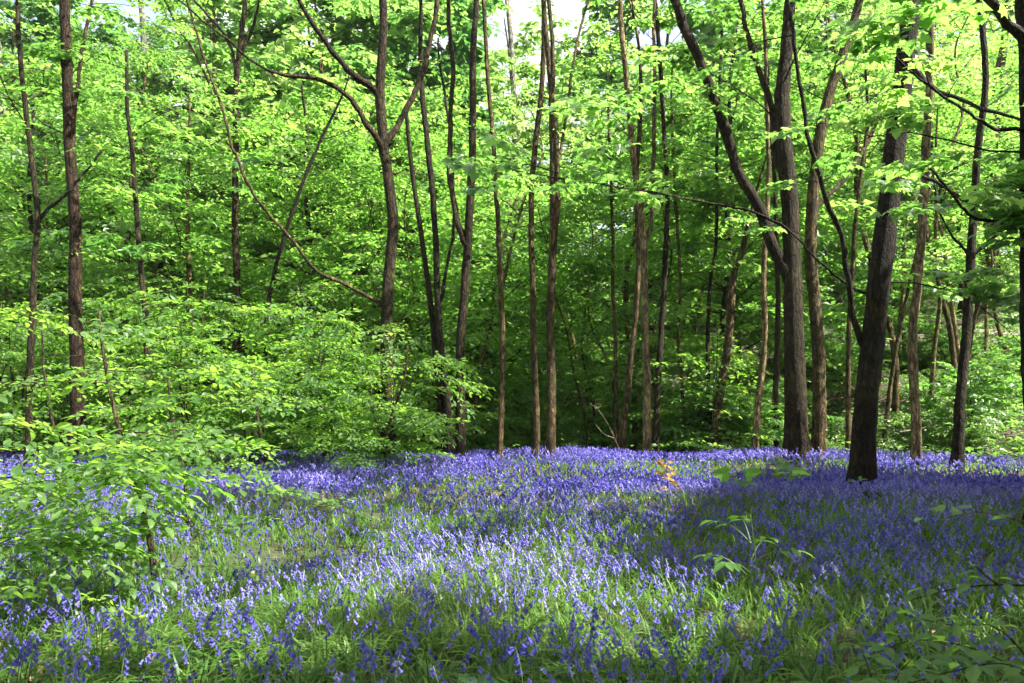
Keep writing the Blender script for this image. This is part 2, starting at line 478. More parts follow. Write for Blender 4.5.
def add_sprays(acc, kind, tmpl, P, az, pitch, roll, size, mat=0, twig_mat=None, r=None, tint0=.5, tint_sd=.2):
    r = r or rng
    P = np.asarray(P); n = len(P)
    pick = r.integers(0, 8, n)
    for k in range(8):
        i = np.where(pick == k)[0]
        if not len(i): continue
        lp, lR, ls, segs = SPRAYS[kind][k]
        Rs = rot_azp(az[i], pitch[i], roll[i])
        m = len(lp)
        pos = np.einsum('nij,mj->nmi', Rs, lp) * size[i][:, None, None] + P[i][:, None]
        RR = np.einsum('nij,mjk->nmik', Rs, lR)
        sz = size[i][:, None] * ls[None] * r.uniform(.8, 1.2, (len(i), m))
        st = r.normal(0, tint_sd, len(i))
        ti = tint0 + st[:, None] + r.normal(0, .13, (len(i), m))
        stamp(acc, tmpl, RR.reshape(-1, 3, 3), pos.reshape(-1, 3), sz.ravel(), mat, ti.ravel())
        if twig_mat is not None:
            for a, b in segs:
                A = np.einsum('nij,j->ni', Rs, a) * size[i][:, None] + P[i]
                B = np.einsum('nij,j->ni', Rs, b) * size[i][:, None] + P[i]
                w = .0035 * np.sqrt(size[i])[:, None]
                up = np.array([0, 0, 1.])
                sd = np.cross(B - A, up); sd /= np.linalg.norm(sd, axis=1)[:, None] + 1e-9
                V = np.stack([A + sd * w, A - sd * w * .5 + up * w, A - sd * w * .5 - up * w, B], 1)
                Lq = (np.array([0, 1, 3, 1, 2, 3, 2, 0, 3])[None] + (np.arange(len(i)) * 4)[:, None]).ravel()
                acc.add(V.reshape(-1, 3), Lq, [3] * (3 * len(i)), twig_mat)


# ------------------------------------------------------------------ branching
def grow_branches(trunk, z0, z1, n, rmax, r, rise=(.1, .7), shape='round', az_bias=None):
    """polylines leaving the trunk between heights z0 and z1 (trunk: k x 3 points)"""
    out = []
    zs = trunk[:, 2]
    for k in range(n):
        u = (k + r.random()) / n
        z = z0 + (z1 - z0) * u
        i = np.interp(z, zs, np.arange(len(zs)))
        a = int(min(i, len(zs) - 2)); p = trunk[a] + (trunk[a + 1] - trunk[a]) * (i - a)
        az = k * 2.39996 + r.normal(0, .4)
        if az_bias is not None and r.random() < az_bias[1]: az = az_bias[0] + r.normal(0, .7)
        prof = {'round': .45 + .75 * math.sin(math.pi * min(1, .15 + .8 * u)), 'flat': 1.0 - .35 * u, 'cone': 1.1 - .8 * u}[shape]
        ln = rmax * prof * r.uniform(.7, 1.15)
        el = r.uniform(*rise)
        d = np.array([math.cos(az) * math.cos(el), math.sin(az) * math.cos(el), math.sin(el)])
        pts = [p]
        for q in range(4):
            d = d + r.normal(0, .2, 3) + np.array([0, 0, -.06 * q]); d /= np.linalg.norm(d)
            pts.append(pts[-1] + d * ln / 4)
        out.append(np.array(pts))
    return out


def twigs_of(branches, r, per=2):
    out = []
    for b in branches:
        for q in range(per):
            u = r.uniform(.35, .9); k = min(int(u * (len(b) - 1)), len(b) - 2); t = u * (len(b) - 1) - k
            p = b[k] * (1 - t) + b[k + 1] * t
            dd = b[k + 1] - b[k]; az = math.atan2(dd[1], dd[0]) + r.choice([-1, 1]) * r.uniform(.5, 1.1)
            ln = np.linalg.norm(b[-1] - b[0]) * r.uniform(.25, .5)
            e = p + ln * np.array([math.cos(az), math.sin(az), r.uniform(-.05, .45)])
            out.append(np.array([p, (p + e) / 2 + [0, 0, .06 * ln], e]))
    return out


def crown_mesh(name, branches, nspray, size, kind, tmpl, leafmat, barkmat, origin, r, cull=False, wood=True, u0=.25, pitch=(-.05, .2), rb=.014, twig=True, tint0=.5):
    acc = Acc()
    ln = np.array([np.linalg.norm(np.diff(b, axis=0), axis=1).sum() for b in branches])
    pick = r.choice(len(branches), nspray, p=ln / ln.sum())
    P, az = [], []
    for k in pick:
        b = branches[k]
        u = u0 + (1 - u0) * r.random() ** .8; f = u * (len(b) - 1); i = min(int(f), len(b) - 2)
        P.append(b[i] + (b[i + 1] - b[i]) * (f - i)); dd = b[i + 1] - b[i]
        az.append(math.atan2(dd[1], dd[0]) + (r.normal(0, .35) if u > .93 else r.choice([-1, 1]) * r.uniform(.3, 1.3)))
    P = np.array(P); az = np.array(az)
    if cull:
        mid = P + .5 * np.stack([np.cos(az), np.sin(az), 0 * az], -1) * (.5 * (size[0] + size[1]))
        k = sun_keep(mid); P, az, pick = P[k], az[k], pick[k]
    n = len(P)
    sz = r.uniform(size[0], size[1], n)
    add_sprays(acc, kind, tmpl, P, az, r.normal(pitch[0], pitch[1], n), r.normal(0, .18, n), sz, 0, 1 if twig else None, r, tint0)
    if wood:
        have = np.bincount(pick, minlength=len(branches))
        for q, (b, l) in enumerate(zip(branches, ln)):
            if have[q] < 1 + (l > 1.2): continue
            m = 6 if l > 1 else 4
            L = smooth_line(b, m)
            r0 = rb * min(1.5, .4 + l / 3)
            tube(acc, L, np.linspace(r0, r0 * .25, m), 5, 1, 0, cap=False)
    return acc.mesh(name, [leafmat, barkmat], origin)


def trunk_mesh(name, P, rad, mat, origin, r, sides=14, flare=.55, rough=.05):
    acc = Acc()
    ln = np.linalg.norm(np.diff(P, axis=0), axis=1).sum()
    n = max(12, int(ln / .16))
    Q = smooth_line(np.c_[P, rad], n)
    kk = np.cumsum(r.normal(0, 1, (n, 2)), 0); kk -= np.linspace(0, 1, n)[:, None] * kk[-1]
    Q[:, :2] += kk * .004 + .012 * np.sin(np.linspace(0, ln * 1.7, n))[:, None] * r.normal(0, 1, 2)
    h = np.maximum(Q[:, 2] - Q[0, 2], 0)
    T = np.gradient(Q[:, :3], axis=0); T /= np.linalg.norm(T, axis=1)[:, None]
    A = np.cross(T, [1., 0, 0]); A /= np.linalg.norm(A, axis=1)[:, None]; B = np.cross(T, A)
    th = np.linspace(0, 2 * np.pi, sides, endpoint=False)[None]
    nl = r.integers(4, 7); ph = r.uniform(0, 6.28, 6); hh = h[:, None]
    f = 1 + np.exp(-hh / .32) * (flare * 1.25 + .42 * np.cos(nl * th + ph[0])) + .05 * np.sin(2 * th + ph[1] + hh * .6) + .04 * np.sin(3 * th + ph[2] - hh * 1.1) + .03 * np.sin(5 * th + ph[3] + hh * 2.3) + rough * .6 * r.normal(size=(n, sides))
    for q in range(int(ln * .5)):
        a0, h0 = r.uniform(0, 6.28), r.uniform(.5, ln); w = r.uniform(.06, .16)
        f += r.uniform(.1, .32) * np.exp(-((hh - h0) / w) ** 2) * np.exp(3 * (np.cos(th - a0) - 1))
    V = Q[:, None, :3] + (Q[:, 3:4] * f)[:, :, None] * (np.cos(th)[0][None, :, None] * A[:, None] + np.sin(th)[0][None, :, None] * B[:, None])
    i = np.arange(n - 1)[:, None] * sides; j = np.arange(sides)[None]; j2 = (j + 1) % sides
    L = np.stack([i + j, i + j2, i + sides + j2, i + sides + j], -1).reshape(-1)
    acc.add(V.reshape(-1, 3), np.r_[L, (n - 1) * sides + np.arange(sides)], [4] * ((n - 1) * sides) + [sides], 0, .5, True)
    return acc.mesh(name, [mat], origin)


# ------------------------------------------------------------------ ground and path
def build_ground():
    xs = np.unique(np.r_[np.linspace(-260, -40, 15), np.linspace(-40, 40, 161), np.linspace(40, 260, 15)])
    ys = np.unique(np.r_[np.linspace(-150, -10, 12), np.linspace(-10, 80, 181), np.linspace(80, 320, 22)])
    X, Y = np.meshgrid(xs, ys)
    V = np.stack([X, Y, ground_z(X, Y)], -1).reshape(-1, 3)
    nx, ny = len(xs), len(ys)
    i = (np.arange(ny - 1)[:, None] * nx + np.arange(nx - 1)[None])
    L = np.stack([i, i + 1, i + nx + 1, i + nx], -1).reshape(-1)
    a = Acc(); a.add(V, L, [4] * (len(L) // 4), 0, None, True)
    o = link('ground', a.mesh('ground', [ground_mat()]))
    tag(o, 'brown woodland floor dipping behind the bluebells and rising to a wooded bank', kind='structure')


build_ground()


def build_path():
    cs = smooth_line([(5.5, 33.5), (10, 31.5), (15, 30.3), (19, 30), (24, 31), (32, 34)], 60)
    acc = Acc(); V = []
    for k, c in enumerate(cs):
        t = cs[min(k + 1, 59)] - cs[max(k - 1, 0)]; t /= np.linalg.norm(t); nrm = np.array([-t[1], t[0]])
        w = .75 + .2 * math.sin(k * .7) + .1 * math.sin(k * 1.9)
        for q in np.linspace(-1, 1, 7):
            p = c + nrm * q * w
            V.append((p[0], p[1], gz(p[0], p[1]) + .035 - .05 * (abs(q) > .9)))
    i = (np.arange(59)[:, None] * 7 + np.arange(6)[None])
    L = np.stack([i, i + 7, i + 8, i + 1], -1).reshape(-1)
    acc.add(V, L, [4] * (len(L) // 4), 0, None, True)
    tag(link('path', acc.mesh('path', [path_mat()])), 'pale trodden soil path along the bank', kind='structure')


build_path()

# ------------------------------------------------------------------ the trees whose trunks the photograph shows
TRUNKS = []  # (x, y, r) kept clear of flowers


def pxline(pts, Y, dY=0.0):
    n = len(pts)
    return np.array([at(p[0], p[1], Y + dY * k / max(n - 1, 1)) for k, p in enumerate(pts)])


def photo_tree(name, label, cat, Y, pts, w0, w1, bark, H, crown, limbs=(), group=None, seed=0, sides=12, extra_stems=()):
    """pts: trunk from its base up, in photograph pixels at depth Y; then it goes on up to height H"""
    r = np.random.default_rng(1000 + seed)
    P = pxline(pts, Y)
    base = np.array([P[0, 0], Y, gz(P[0, 0], Y)])
    P[0] = base + [0, 0, -.12]
    if len(P) > 1 and P[1, 2] < base[2] + .25: P = np.vstack([P[:1], P[2:]])
    k = Y / F / 2
    rad = np.linspace(w0, w1, len(pts))[-len(P):] * k * .84
    top = P[-1]; d = P[-1] - P[max(-2, -len(P))]; d /= np.linalg.norm(d)
    vis = len(P)
    z = top[2]; q = top.copy(); m = max(2, int((H - z) / 1.5)) if H > z + 1 else 0
    ext = []
    for j in range(m):
        d = d * .75 + np.array([0, 0, .25]) + r.normal(0, .07, 3); d /= np.linalg.norm(d)
        q = q + d * (H - z) / m; ext.append(q.copy())
    if ext:
        P = np.vstack([P, ext]); rad = np.r_[rad, np.linspace(rad[-1], .015, m + 1)[1:]]
    t = thing(name, label, cat, base, group)
    link('trunk', trunk_mesh('trunk', P, rad, M[bark], base, r, sides), t)
    TRUNKS.append((base[0], base[1], rad[0]))
    brs = []
    for lp, lw0, lw1, dY, ext_n, *lb in limbs:
        Q = pxline(lp, Y, dY)
        rr = list(np.linspace(lw0, lw1, len(Q)) * k * .84)
        Q[1:] += r.normal(0, .035, (len(Q) - 1, 3))
        if ext_n:
            d = Q[-1] - Q[-2]; d /= np.linalg.norm(d)
            for j in range(ext_n):
                d = d + r.normal(0, .12, 3) + [0, 0, .1]; d /= np.linalg.norm(d)
                Q = np.vstack([Q, Q[-1] + d * .8]); rr.append(max(rr[-1] * .75, .008))
        i = int(np.argmin(((P - Q[0]) ** 2).sum(1))); f = np.interp(Q[0, 2] - .22, P[:, 2], np.arange(len(P))) if len(P) > 1 else 0
        j = min(int(f), len(P) - 2); Q = np.vstack([P[j] + (P[j + 1] - P[j]) * (f - j), Q]); rr = [rr[0] * 1.25] + [rr[0] * 1.15] + rr[1:]
        acc = Acc(); C = smooth_line(np.c_[Q, rr], max(12, len(Q) * 5))
        kk = np.cumsum(r.normal(0, 1, (len(C), 3)), 0); kk -= np.linspace(0, 1, len(C))[:, None] * kk[-1]; kk[0] = 0
        C[:, :3] += kk * .012; C[2:, 3] *= 1 + r.normal(0, .07, len(C) - 2)
        tube(acc, C[:, :3], C[:, 3], 8, 0, .06, r=r)
        link('limb', acc.mesh('limb', [M[lb[0] if lb else bark]], base), t)
        brs.append(C[len(C) // 3::3, :3])
    for sp, sw0, sw1 in extra_stems:
        Q = pxline(sp, Y + .05)
        if sp[0][1] > 425: Q[0] = [Q[0, 0], Y + .05, gz(Q[0, 0], Y) - .1]
        acc = Acc(); C = smooth_line(np.c_[Q, np.linspace(sw0, sw1, len(Q)) * k], 30)
        tube(acc, C[:, :3], C[:, 3], 9, 0, .05, r=r)
        link('trunk', acc.mesh('trunk', [M[bark]], base), t)
    c = dict(z0=4.2, n=24, R=2.5, sprays=330, size=(.5, .9), kind='horn_big', tmpl=LEAF_MID, leaf='tree_leaf', rise=(.1, .8), shape='round', rb=.013, tint0=.5)
    c.update(crown)
    z1 = P[-1, 2] - .2
    b = grow_branches(P, base[2] + c['z0'], z1, c['n'], c['R'], r, c['rise'], c['shape'], c.get('bias'))
    b = b + brs + twigs_of(brs, r, 9)
    b = b + twigs_of(b, r, 2)
    me = crown_mesh('crown', b, c['sprays'], c['size'], c['kind'], c['tmpl'], M[c['leaf']], M[bark], base, r, True, rb=c['rb'], tint0=c['tint0'])
    link('crown', me, t)
    return t


SY = dict(kind='syc', tmpl=LEAF_SYC, leaf='sycamore', size=(.5, .75))
SYF = dict(kind='syc_far', tmpl=LEAF_SYC_FAR, leaf='sycamore', size=(.5, .75))

photo_tree('sycamore_tree', 'dark leaning sycamore rooted in the bluebells, a thin arched limb leaving it low down', 'tree', 12.0,
           [(862, 484), (864, 430), (872, 350), (884, 250), (891, 180), (901, 100), (908, 20)], 30, 20, 'bark_dark', 15,
           dict(SY, z0=3.0, n=36, R=3.0, bias=(-1.57, .5), sprays=800),
           limbs=[([(866, 350), (852, 318), (845, 285), (838, 232), (820, 180), (806, 120), (797, 50), (788, -10)], 8, 4, -.6, 2),
                  ([(905, 62), (935, 85), (975, 105), (1030, 125)], 6, 3, -2.0, 2),
                  ([(846, 285), (820, 262), (790, 238), (750, 218), (700, 208), (645, 196), (590, 180)], 2.6, 1.2, -2.2, 1),
                  ([(892, 170), (925, 178), (980, 215), (1035, 235)], 5, 3, -2.5, 1)], seed=1)
photo_tree('sycamore_tree', 'thick sycamore whose trunk splits high into a leaning bough and an upright', 'tree', 16.6,
           [(797, 458), (796, 400), (794, 320), (792, 250), (790, 190), (784, 140), (782, 90), (786, 45), (790, 0)], 27, 13, 'bark', 16,
           dict(SY, z0=3.8, n=34, R=3.0, bias=(-1.57, .5), sprays=800),
           limbs=[([(788, 275), (774, 245), (757, 205), (741, 170), (727, 130), (712, 95), (699, 58), (685, 20), (674, -15)], 15, 10, -.8, 3),
                  ([(788, 195), (776, 150), (770, 100), (752, 50), (740, 0)], 9, 6, .5, 2)], seed=2)
photo_tree('sycamore_tree', 'sycamore close behind the thick forked trunk, bending outwards at the top', 'tree', 17.4,
           [(818, 455), (819, 400), (816, 320), (811, 255), (813, 180), (824, 110), (842, 55), (856, 10)], 17, 10, 'bark_mid', 15,
           dict(SY, z0=6, n=18, R=2.6, sprays=300),
           limbs=[([(818, 205), (842, 180), (870, 140), (905, 60)], 6, 4, 1, 2)], seed=3)
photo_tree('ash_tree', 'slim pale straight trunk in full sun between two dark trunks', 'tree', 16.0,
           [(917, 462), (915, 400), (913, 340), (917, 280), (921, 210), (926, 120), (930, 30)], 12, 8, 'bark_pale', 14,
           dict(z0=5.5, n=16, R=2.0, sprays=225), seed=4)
photo_tree('sycamore_tree', 'slender dark trunk curving gently, with a thin side branch rising on each side', 'tree', 15.6,
           [(957, 466), (960, 410), (966, 350), (969, 290), (971, 235), (977, 160), (984, 90), (981, 20)], 12, 7, 'bark_dark', 13,
           dict(SY, z0=4.6, n=16, R=2.2, sprays=225),
           limbs=[([(970, 258), (990, 245), (1008, 225), (1018, 205), (1030, 170)], 5, 2.5, -.5, 1),
                  ([(968, 255), (952, 235), (938, 205), (930, 175)], 3.5, 2, .4, 1)], seed=5)
photo_tree('oak_tree', 'heavy dark trunk cut by the picture edge, one stout bough reaching inwards overhead', 'tree', 9.0,
           [(1046, 520), (1042, 430), (1036, 330), (1034, 230), (1032, 120), (1030, 40), (1026, -20)], 34, 24, 'bark_dark', 14,
           dict(SY, z0=3.6, n=26, R=3.2, bias=(2.6, .4), sprays=640),
           limbs=[([(1030, 45), (1012, 25), (994, 5), (975, -25), (950, -60)], 15, 9, -.3, 3),
                  ([(1030, 235), (1006, 226), (975, 215), (945, 195), (918, 170)], 5, 2.5, -.6, 0),
                  ([(1032, 125), (1000, 118), (965, 103), (920, 72)], 5, 2.5, -.8, 1)], seed=6)
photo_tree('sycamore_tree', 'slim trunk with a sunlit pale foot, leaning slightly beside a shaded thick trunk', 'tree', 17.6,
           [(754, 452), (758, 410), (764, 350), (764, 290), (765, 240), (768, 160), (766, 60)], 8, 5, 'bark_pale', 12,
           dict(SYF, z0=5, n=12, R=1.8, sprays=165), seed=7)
photo_tree('hazel_tree', 'bowed mid-brown trunk with its top bent over, beside a thinner straight pole', 'tree', 18.4,
           [(714, 452), (718, 410), (726, 350), (731, 300), (735, 270), (742, 252)], 11, 7, 'bark_mid', 7.5,
           dict(SYF, z0=4.5, n=12, R=1.8, sprays=165), seed=8)
photo_tree('hazel_tree', 'thin straight dark pole just beside the bowed mid-brown trunk', 'tree', 18.9,
           [(708, 450), (709, 400), (708, 340), (711, 280), (717, 235), (718, 120), (722, 30)], 5.5, 3.5, 'bark_dark', 11,
           dict(SYF, z0=5, n=10, R=1.5, sprays=120), seed=9)
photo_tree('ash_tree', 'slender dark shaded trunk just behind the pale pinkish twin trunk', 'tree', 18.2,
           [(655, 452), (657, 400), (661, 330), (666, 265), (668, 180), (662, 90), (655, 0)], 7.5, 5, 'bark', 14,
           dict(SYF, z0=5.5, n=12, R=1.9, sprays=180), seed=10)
photo_tree('ash_tree', 'pale pinkish trunk parting high up into two thin upright stems', 'tree', 17.5,
           [(647, 455), (648, 400), (646, 330), (645, 262), (641, 215), (634, 160), (630, 100), (622, 30), (619, -10)], 10, 5.5, 'bark_pale', 14,
           dict(z0=6, n=12, R=1.9, sprays=180), limbs=[([(644, 250), (652, 205), (653, 120), (654, 20)], 6, 4, .2, 2)], seed=11)
photo_tree('hazel_tree', 'slanting thin trunk leaning towards the pale pinkish twin trunk', 'tree', 17.9,
           [(619, 454), (622, 420), (629, 370), (635, 320), (637, 270), (638, 200), (640, 120)], 9, 5, 'bark_mid', 11,
           dict(SYF, z0=5.5, n=10, R=1.6, sprays=135), seed=12)
photo_tree('ash_tree', 'straight trunk, half sunlit, with a second thin stem crossing it near the top', 'tree', 17.0,
           [(551, 455), (551, 400), (551, 320), (552, 250), (553, 180), (551, 110), (546, 40), (543, -10)], 11, 6, 'bark_mid', 15,
           dict(z0=6.5, n=14, R=1.9, sprays=180),
           limbs=[([(552, 260), (558, 200), (554, 110), (551, 30), (548, -20)], 6.5, 5, -.25, 1), ([(557, 170), (566, 120), (574, 60), (588, 5)], 4, 3, .8, 1)], seed=13)
photo_tree('hazel_tree', 'slim greenish trunk beside the half-sunlit straight trunk, bending away at mid height', 'tree', 17.3,
           [(534, 455), (535, 400), (533, 320), (530, 250), (531, 190), (537, 120), (542, 70)], 8.5, 6, 'bark_mid', 11,
           dict(z0=5.5, n=12, R=1.7, sprays=150), seed=14)
photo_tree('ash_tree', 'thin light brown trunk, straight at its foot and tilting away near the top', 'tree', 17.0,
           [(500, 454), (501, 400), (501, 330), (499, 250), (495, 170), (488, 80), (483, 0)], 7, 5, 'bark_mid', 13,
           dict(z0=5.5, n=12, R=1.8, sprays=165), seed=15)
photo_tree('ash_tree', 'brown trunk with a mossy sunlit foot that forks into two uprights above', 'tree', 16.4,
           [(461, 455), (460, 400), (460, 350), (464, 290), (468, 230), (471, 150), (472, 60), (476, 0)], 13, 7, 'bark', 15,
           dict(z0=5.5, n=16, R=2.0, sprays=210), limbs=[([(463, 235), (459, 190), (455, 130), (456, 60), (450, -5)], 7, 5, .3, 2)], seed=16)
photo_tree('hazel_tree', 'twin-stemmed dark tree, its two stems crossing low behind leafy shrubs', 'tree', 17.2,
           [(452, 452), (447, 390), (440, 340), (437, 280), (434, 210), (427, 140), (421, 70)], 10, 6, 'bark_dark', 12,
           dict(z0=5, n=14, R=2.0, sprays=195), extra_stems=[([(446, 440), (437, 370), (430, 300), (422, 240), (412, 170), (406, 110)], 7, 4)],
           limbs=[([(441, 295), (450, 230), (448, 150), (440, 70)], 4, 3, .5, 1)], seed=17)
photo_tree('maple_tree', 'bold brown trunk with burred bends, parting at mid height into three spreading limbs', 'tree', 15.6,
           [(388, 470), (389, 410), (387, 350), (389, 290), (394, 235), (390, 190), (382, 140), (380, 90), (383, 30), (382, -20)], 17, 9, 'bark', 14,
           dict(SY, z0=4.4, n=24, R=3.0, sprays=420),
           limbs=[([(383, 148), (370, 125), (348, 100), (318, 78), (284, 68), (256, 62)], 8, 3, -1.2, 2),
                  ([(376, 90), (352, 68), (330, 45), (312, 20), (294, -8)], 8, 5, -.4, 2),
                  ([(388, 140), (400, 122), (412, 95), (422, 60), (434, 10), (438, -20)], 8, 6, .4, 2),
                  ([(381, 304), (350, 290), (315, 268), (285, 243), (258, 205), (234, 160), (215, 95), (190, 20), (180, -15)], 4.8, 2.4, -1.6, 1, 'bark_mid')], seed=18)
photo_tree('pine_tree', 'sturdy reddish-brown straight trunk standing behind the leafy saplings', 'tree', 15.5,
           [(76, 470), (76, 420), (77, 350), (74, 280), (73, 200), (69, 110), (66, 20), (66, -10)], 17, 11, 'bark_red', 15,
           dict(z0=4.5, n=20, R=2.4, sprays=270), limbs=[([(73, 160), (80, 110), (84, 60), (92, 0)], 6, 4, .4, 1)], seed=19)
photo_tree('hazel_tree', 'narrow blackish trunk with a stub of bough slanting towards the reddish trunk', 'tree', 14.6,
           [(29, 470), (31, 400), (34, 320), (36, 260), (38, 220), (32, 150), (22, 60), (18, 0)], 9, 5, 'bark_dark', 11,
           dict(z0=3.6, n=14, R=2.0, sprays=195), limbs=[([(37, 222), (48, 212), (60, 200), (72, 178)], 5, 3, .3, 1)], seed=20)
photo_tree('maple_tree', 'short dark stem rising from the shrubs to a low dense shaded crown', 'tree', 16.0,
           [(155, 470), (151, 400), (148, 322), (142, 270), (137, 215), (134, 170), (128, 110), (126, 50)], 8, 4, 'bark_dark', 8.2,
           dict(SYF, z0=4.2, n=16, R=2.0, sprays=225, tint0=.15, rise=(0, .35), shape='flat'), seed=21)  # lowered leaf tint puts this crown's shade into its colour
photo_tree('ash_tree', 'tall thin trunk opening at the top into a vase of fine branches', 'tree', 21.0,
           [(239, 430), (237, 350), (237, 290), (236, 200), (237, 120), (238, 60), (246, 0)], 9.5, 6, 'bark', 15,
           dict(z0=8, n=14, R=2.4, sprays=225),
           limbs=[([(237, 70), (228, 40), (205, 10), (190, -10)], 4, 3, .5, 2), ([(238, 60), (252, 30), (258, -5)], 4.5, 3, 0, 2), ([(237, 120), (214, 90), (190, 50), (176, 25)], 3.5, 2, -.8, 1)], seed=22)
photo_tree('hazel_tree', 'thin dark stem slanting up through shaded leaves beside the bare arching limb', 'tree', 19.0,
           [(258, 450), (264, 370), (267, 310), (280, 250), (298, 195), (320, 140), (335, 110)], 6, 3, 'bark_dark', 9.5,
           dict(z0=3.5, n=12, R=2.0, sprays=180, tint0=.3), seed=23)  # shade on these leaves is partly painted by a darker tint
photo_tree('hazel_tree', 'thin brown pole in the gap behind the shaded thick trunk', 'tree', 18.6,
           [(779, 452), (776, 400), (777, 330), (778, 270), (774, 180), (770, 100)], 8, 4, 'bark', 11, dict(SYF, z0=5, n=10, R=1.5, sprays=120), seed=24)
photo_tree('hazel_tree', 'slim shaded stem half hidden behind the leaning dark sycamore', 'tree', 18.0,
           [(849, 455), (848, 400), (849, 340), (853, 280), (858, 200), (868, 120)], 7, 4, 'bark_mid', 10, dict(SYF, z0=5, n=10, R=1.6, sprays=120), seed=25)
photo_tree('hazel_tree', 'crooked thin stem leaning outwards over the sunlit slope', 'tree', 20.0,
           [(880, 445), (890, 390), (898, 340), (908, 290), (920, 240), (935, 170)], 5.5, 3, 'bark_mid', 9, dict(SYF, z0=4, n=10, R=1.6, sprays=105), seed=26)
photo_tree('hazel_tree', 'thin wavy pole in the dark hollow, leafless to mid height', 'tree', 19.5,
           [(614, 450), (616, 400), (615, 340), (612, 290), (612, 230), (608, 140)], 5, 3.5, 'bark_mid', 10, dict(SYF, z0=5, n=10, R=1.6, sprays=120), seed=27)
photo_tree('hazel_tree', 'whippy thin stem between the shaded slender trunk and the straight dark pole', 'tree', 19.2,
           [(684, 452), (682, 400), (678, 340), (680, 280), (677, 220), (672, 120)], 4.5, 3, 'bark_mid', 10, dict(SYF, z0=4.5, n=10, R=1.6, sprays=120), seed=28)
photo_tree('beech_tree', 'broad grey-brown trunk on the bank above the pale soil path', 'tree', 31.5,
           [(985, 352), (986, 320), (988, 280), (992, 220), (998, 150)], 26, 16, 'bark_mid', 20, dict(SYF, z0=5, n=22, R=4, sprays=390), seed=29)
for k, (px, Y, w) in enumerate([(288, 36, 9), (517, 38, 10), (150, 40, 10), (4, 34, 13)]):
    photo_tree('birch_tree', ['pale grey birch seen deep behind the bare arching limb', 'pale grey birch far back between two thin trunks',
                              'pale blotched trunk deep behind the low shaded crown', 'pale grey trunk deep in the wood at the picture edge'][k], 'tree', Y,
               [(px + 8, 380), (px + 6, 330), (px + 2, 260), (px, 180), (px - 4, 80), (px - 10, -10)], w, w * .6, 'bark_grey', 22,
               dict(z0=9, n=18, R=3, sprays=240), group=None, seed=40 + k)

# ------------------------------------------------------------------ unseen trees added beside and behind the view to shade the carpet
for k, (x, y, H, R) in enumerate([(14, 3, 17, 4.2), (11.5, -3, 16, 4.2), (18, 10, 18, 4.5), (17, -5, 20, 4.5), (9, -8, 15, 4), (21, 3, 20, 4.5), (7.5, -1.5, 12, 3.0), (10.5, 5.5, 13, 3.2), (4.5, -4, 14, 4.2), (-4.5, -4.5, 15, 4.2), (0, -9, 16, 4.4), (-8.5, 3, 13, 3.4), (12.5, 8.5, 14, 3.2)]):
    r = np.random.default_rng(300 + k)
    base = np.array([x, y, gz(x, y)])
    P = np.array([base + [0, 0, -.1]] + [base + [r.normal(0, .15) * q, r.normal(0, .15) * q, H * q / 6] for q in range(1, 7)])
    t = thing('sycamore_tree', 'unseen spreading sycamore added outside the view, its crown shading the bluebells', 'tree', base, 'unseen shade trees added beside the view')
    link('trunk', trunk_mesh('trunk', P, np.linspace(.24, .04, 7), M['bark'], base, r), t)
    b = grow_branches(P, base[2] + 4.5, P[-1, 2], 30, R, r)
    b = b + twigs_of(b, r, 2)
    link('crown', crown_mesh('crown', b, 330, (.7, 1.05), 'syc_far', LEAF_SYC_FAR, M['sycamore'], M['bark'], base, r, True, u0=.2), t)

# ------------------------------------------------------------------ background trees: six kinds, copied
def proto_tree(k):
    r = np.random.default_rng(500 + k)
    H = [13, 17, 12, 18, 15, 11][k]
    bend = r.normal(0, .35, 2)
    P = np.array([[bend[0] * (q / 8) ** 2 * 4 + r.normal(0, .06), bend[1] * (q / 8) ** 2 * 3 + r.normal(0, .06), -.3 + (H + .3) * q / 8] for q in range(9)])
    P[0, :2] = 0
    tm = trunk_mesh('trunk', P, np.linspace([.16, .2, .12, .22, .17, .11][k], .03, 9), M[['bark', 'bark_mid', 'bark_dark', 'bark', 'bark_mid', 'bark_pale'][k]], (0, 0, 0), r, 9)
    b = grow_branches(P, [1.4, 2.2, 1.2, 2.6, 1.6, 1.0][k], H - .3, 40, [3.4, 3.6, 2.8, 3.8, 3.2, 2.6][k], r)
    b = b + twigs_of(b, r, 2)
    kind, tmpl = (('horn_big', LEAF_FAR), ('syc_far', LEAF_SYC_FAR), ('horn_big', LEAF_FAR), ('syc_far', LEAF_SYC_FAR), ('horn_big', LEAF_FAR), ('horn_big', LEAF_FAR))[k]
    n = 310
    cm = crown_mesh('crown', b, n, (.92, 1.45), kind, tmpl, M[['tree_leaf', 'tree_leaf_pale', 'tree_leaf', 'tree_leaf_deep', 'tree_leaf_pale', 'tree_leaf'][k]], M['bark'], (0, 0, 0), r, False, u0=.2, twig=False)
    return tm, cm


PROTO = [proto_tree(k) for k in range(6)]


def place_copy(meshes, name, label, cat, x, y, s, rz, group, names=('trunk', 'crown'), tilt=0.0, sz=None):
    t = thing(name, label, cat, (x, y, gz(x, y)), group)
    t.rotation_euler = (tilt * math.cos(rz * 3), tilt * math.sin(rz * 3), rz); t.scale = (s, s, sz or s)
    for n_, me in zip(names, meshes): link(n_, me, t)
    return t


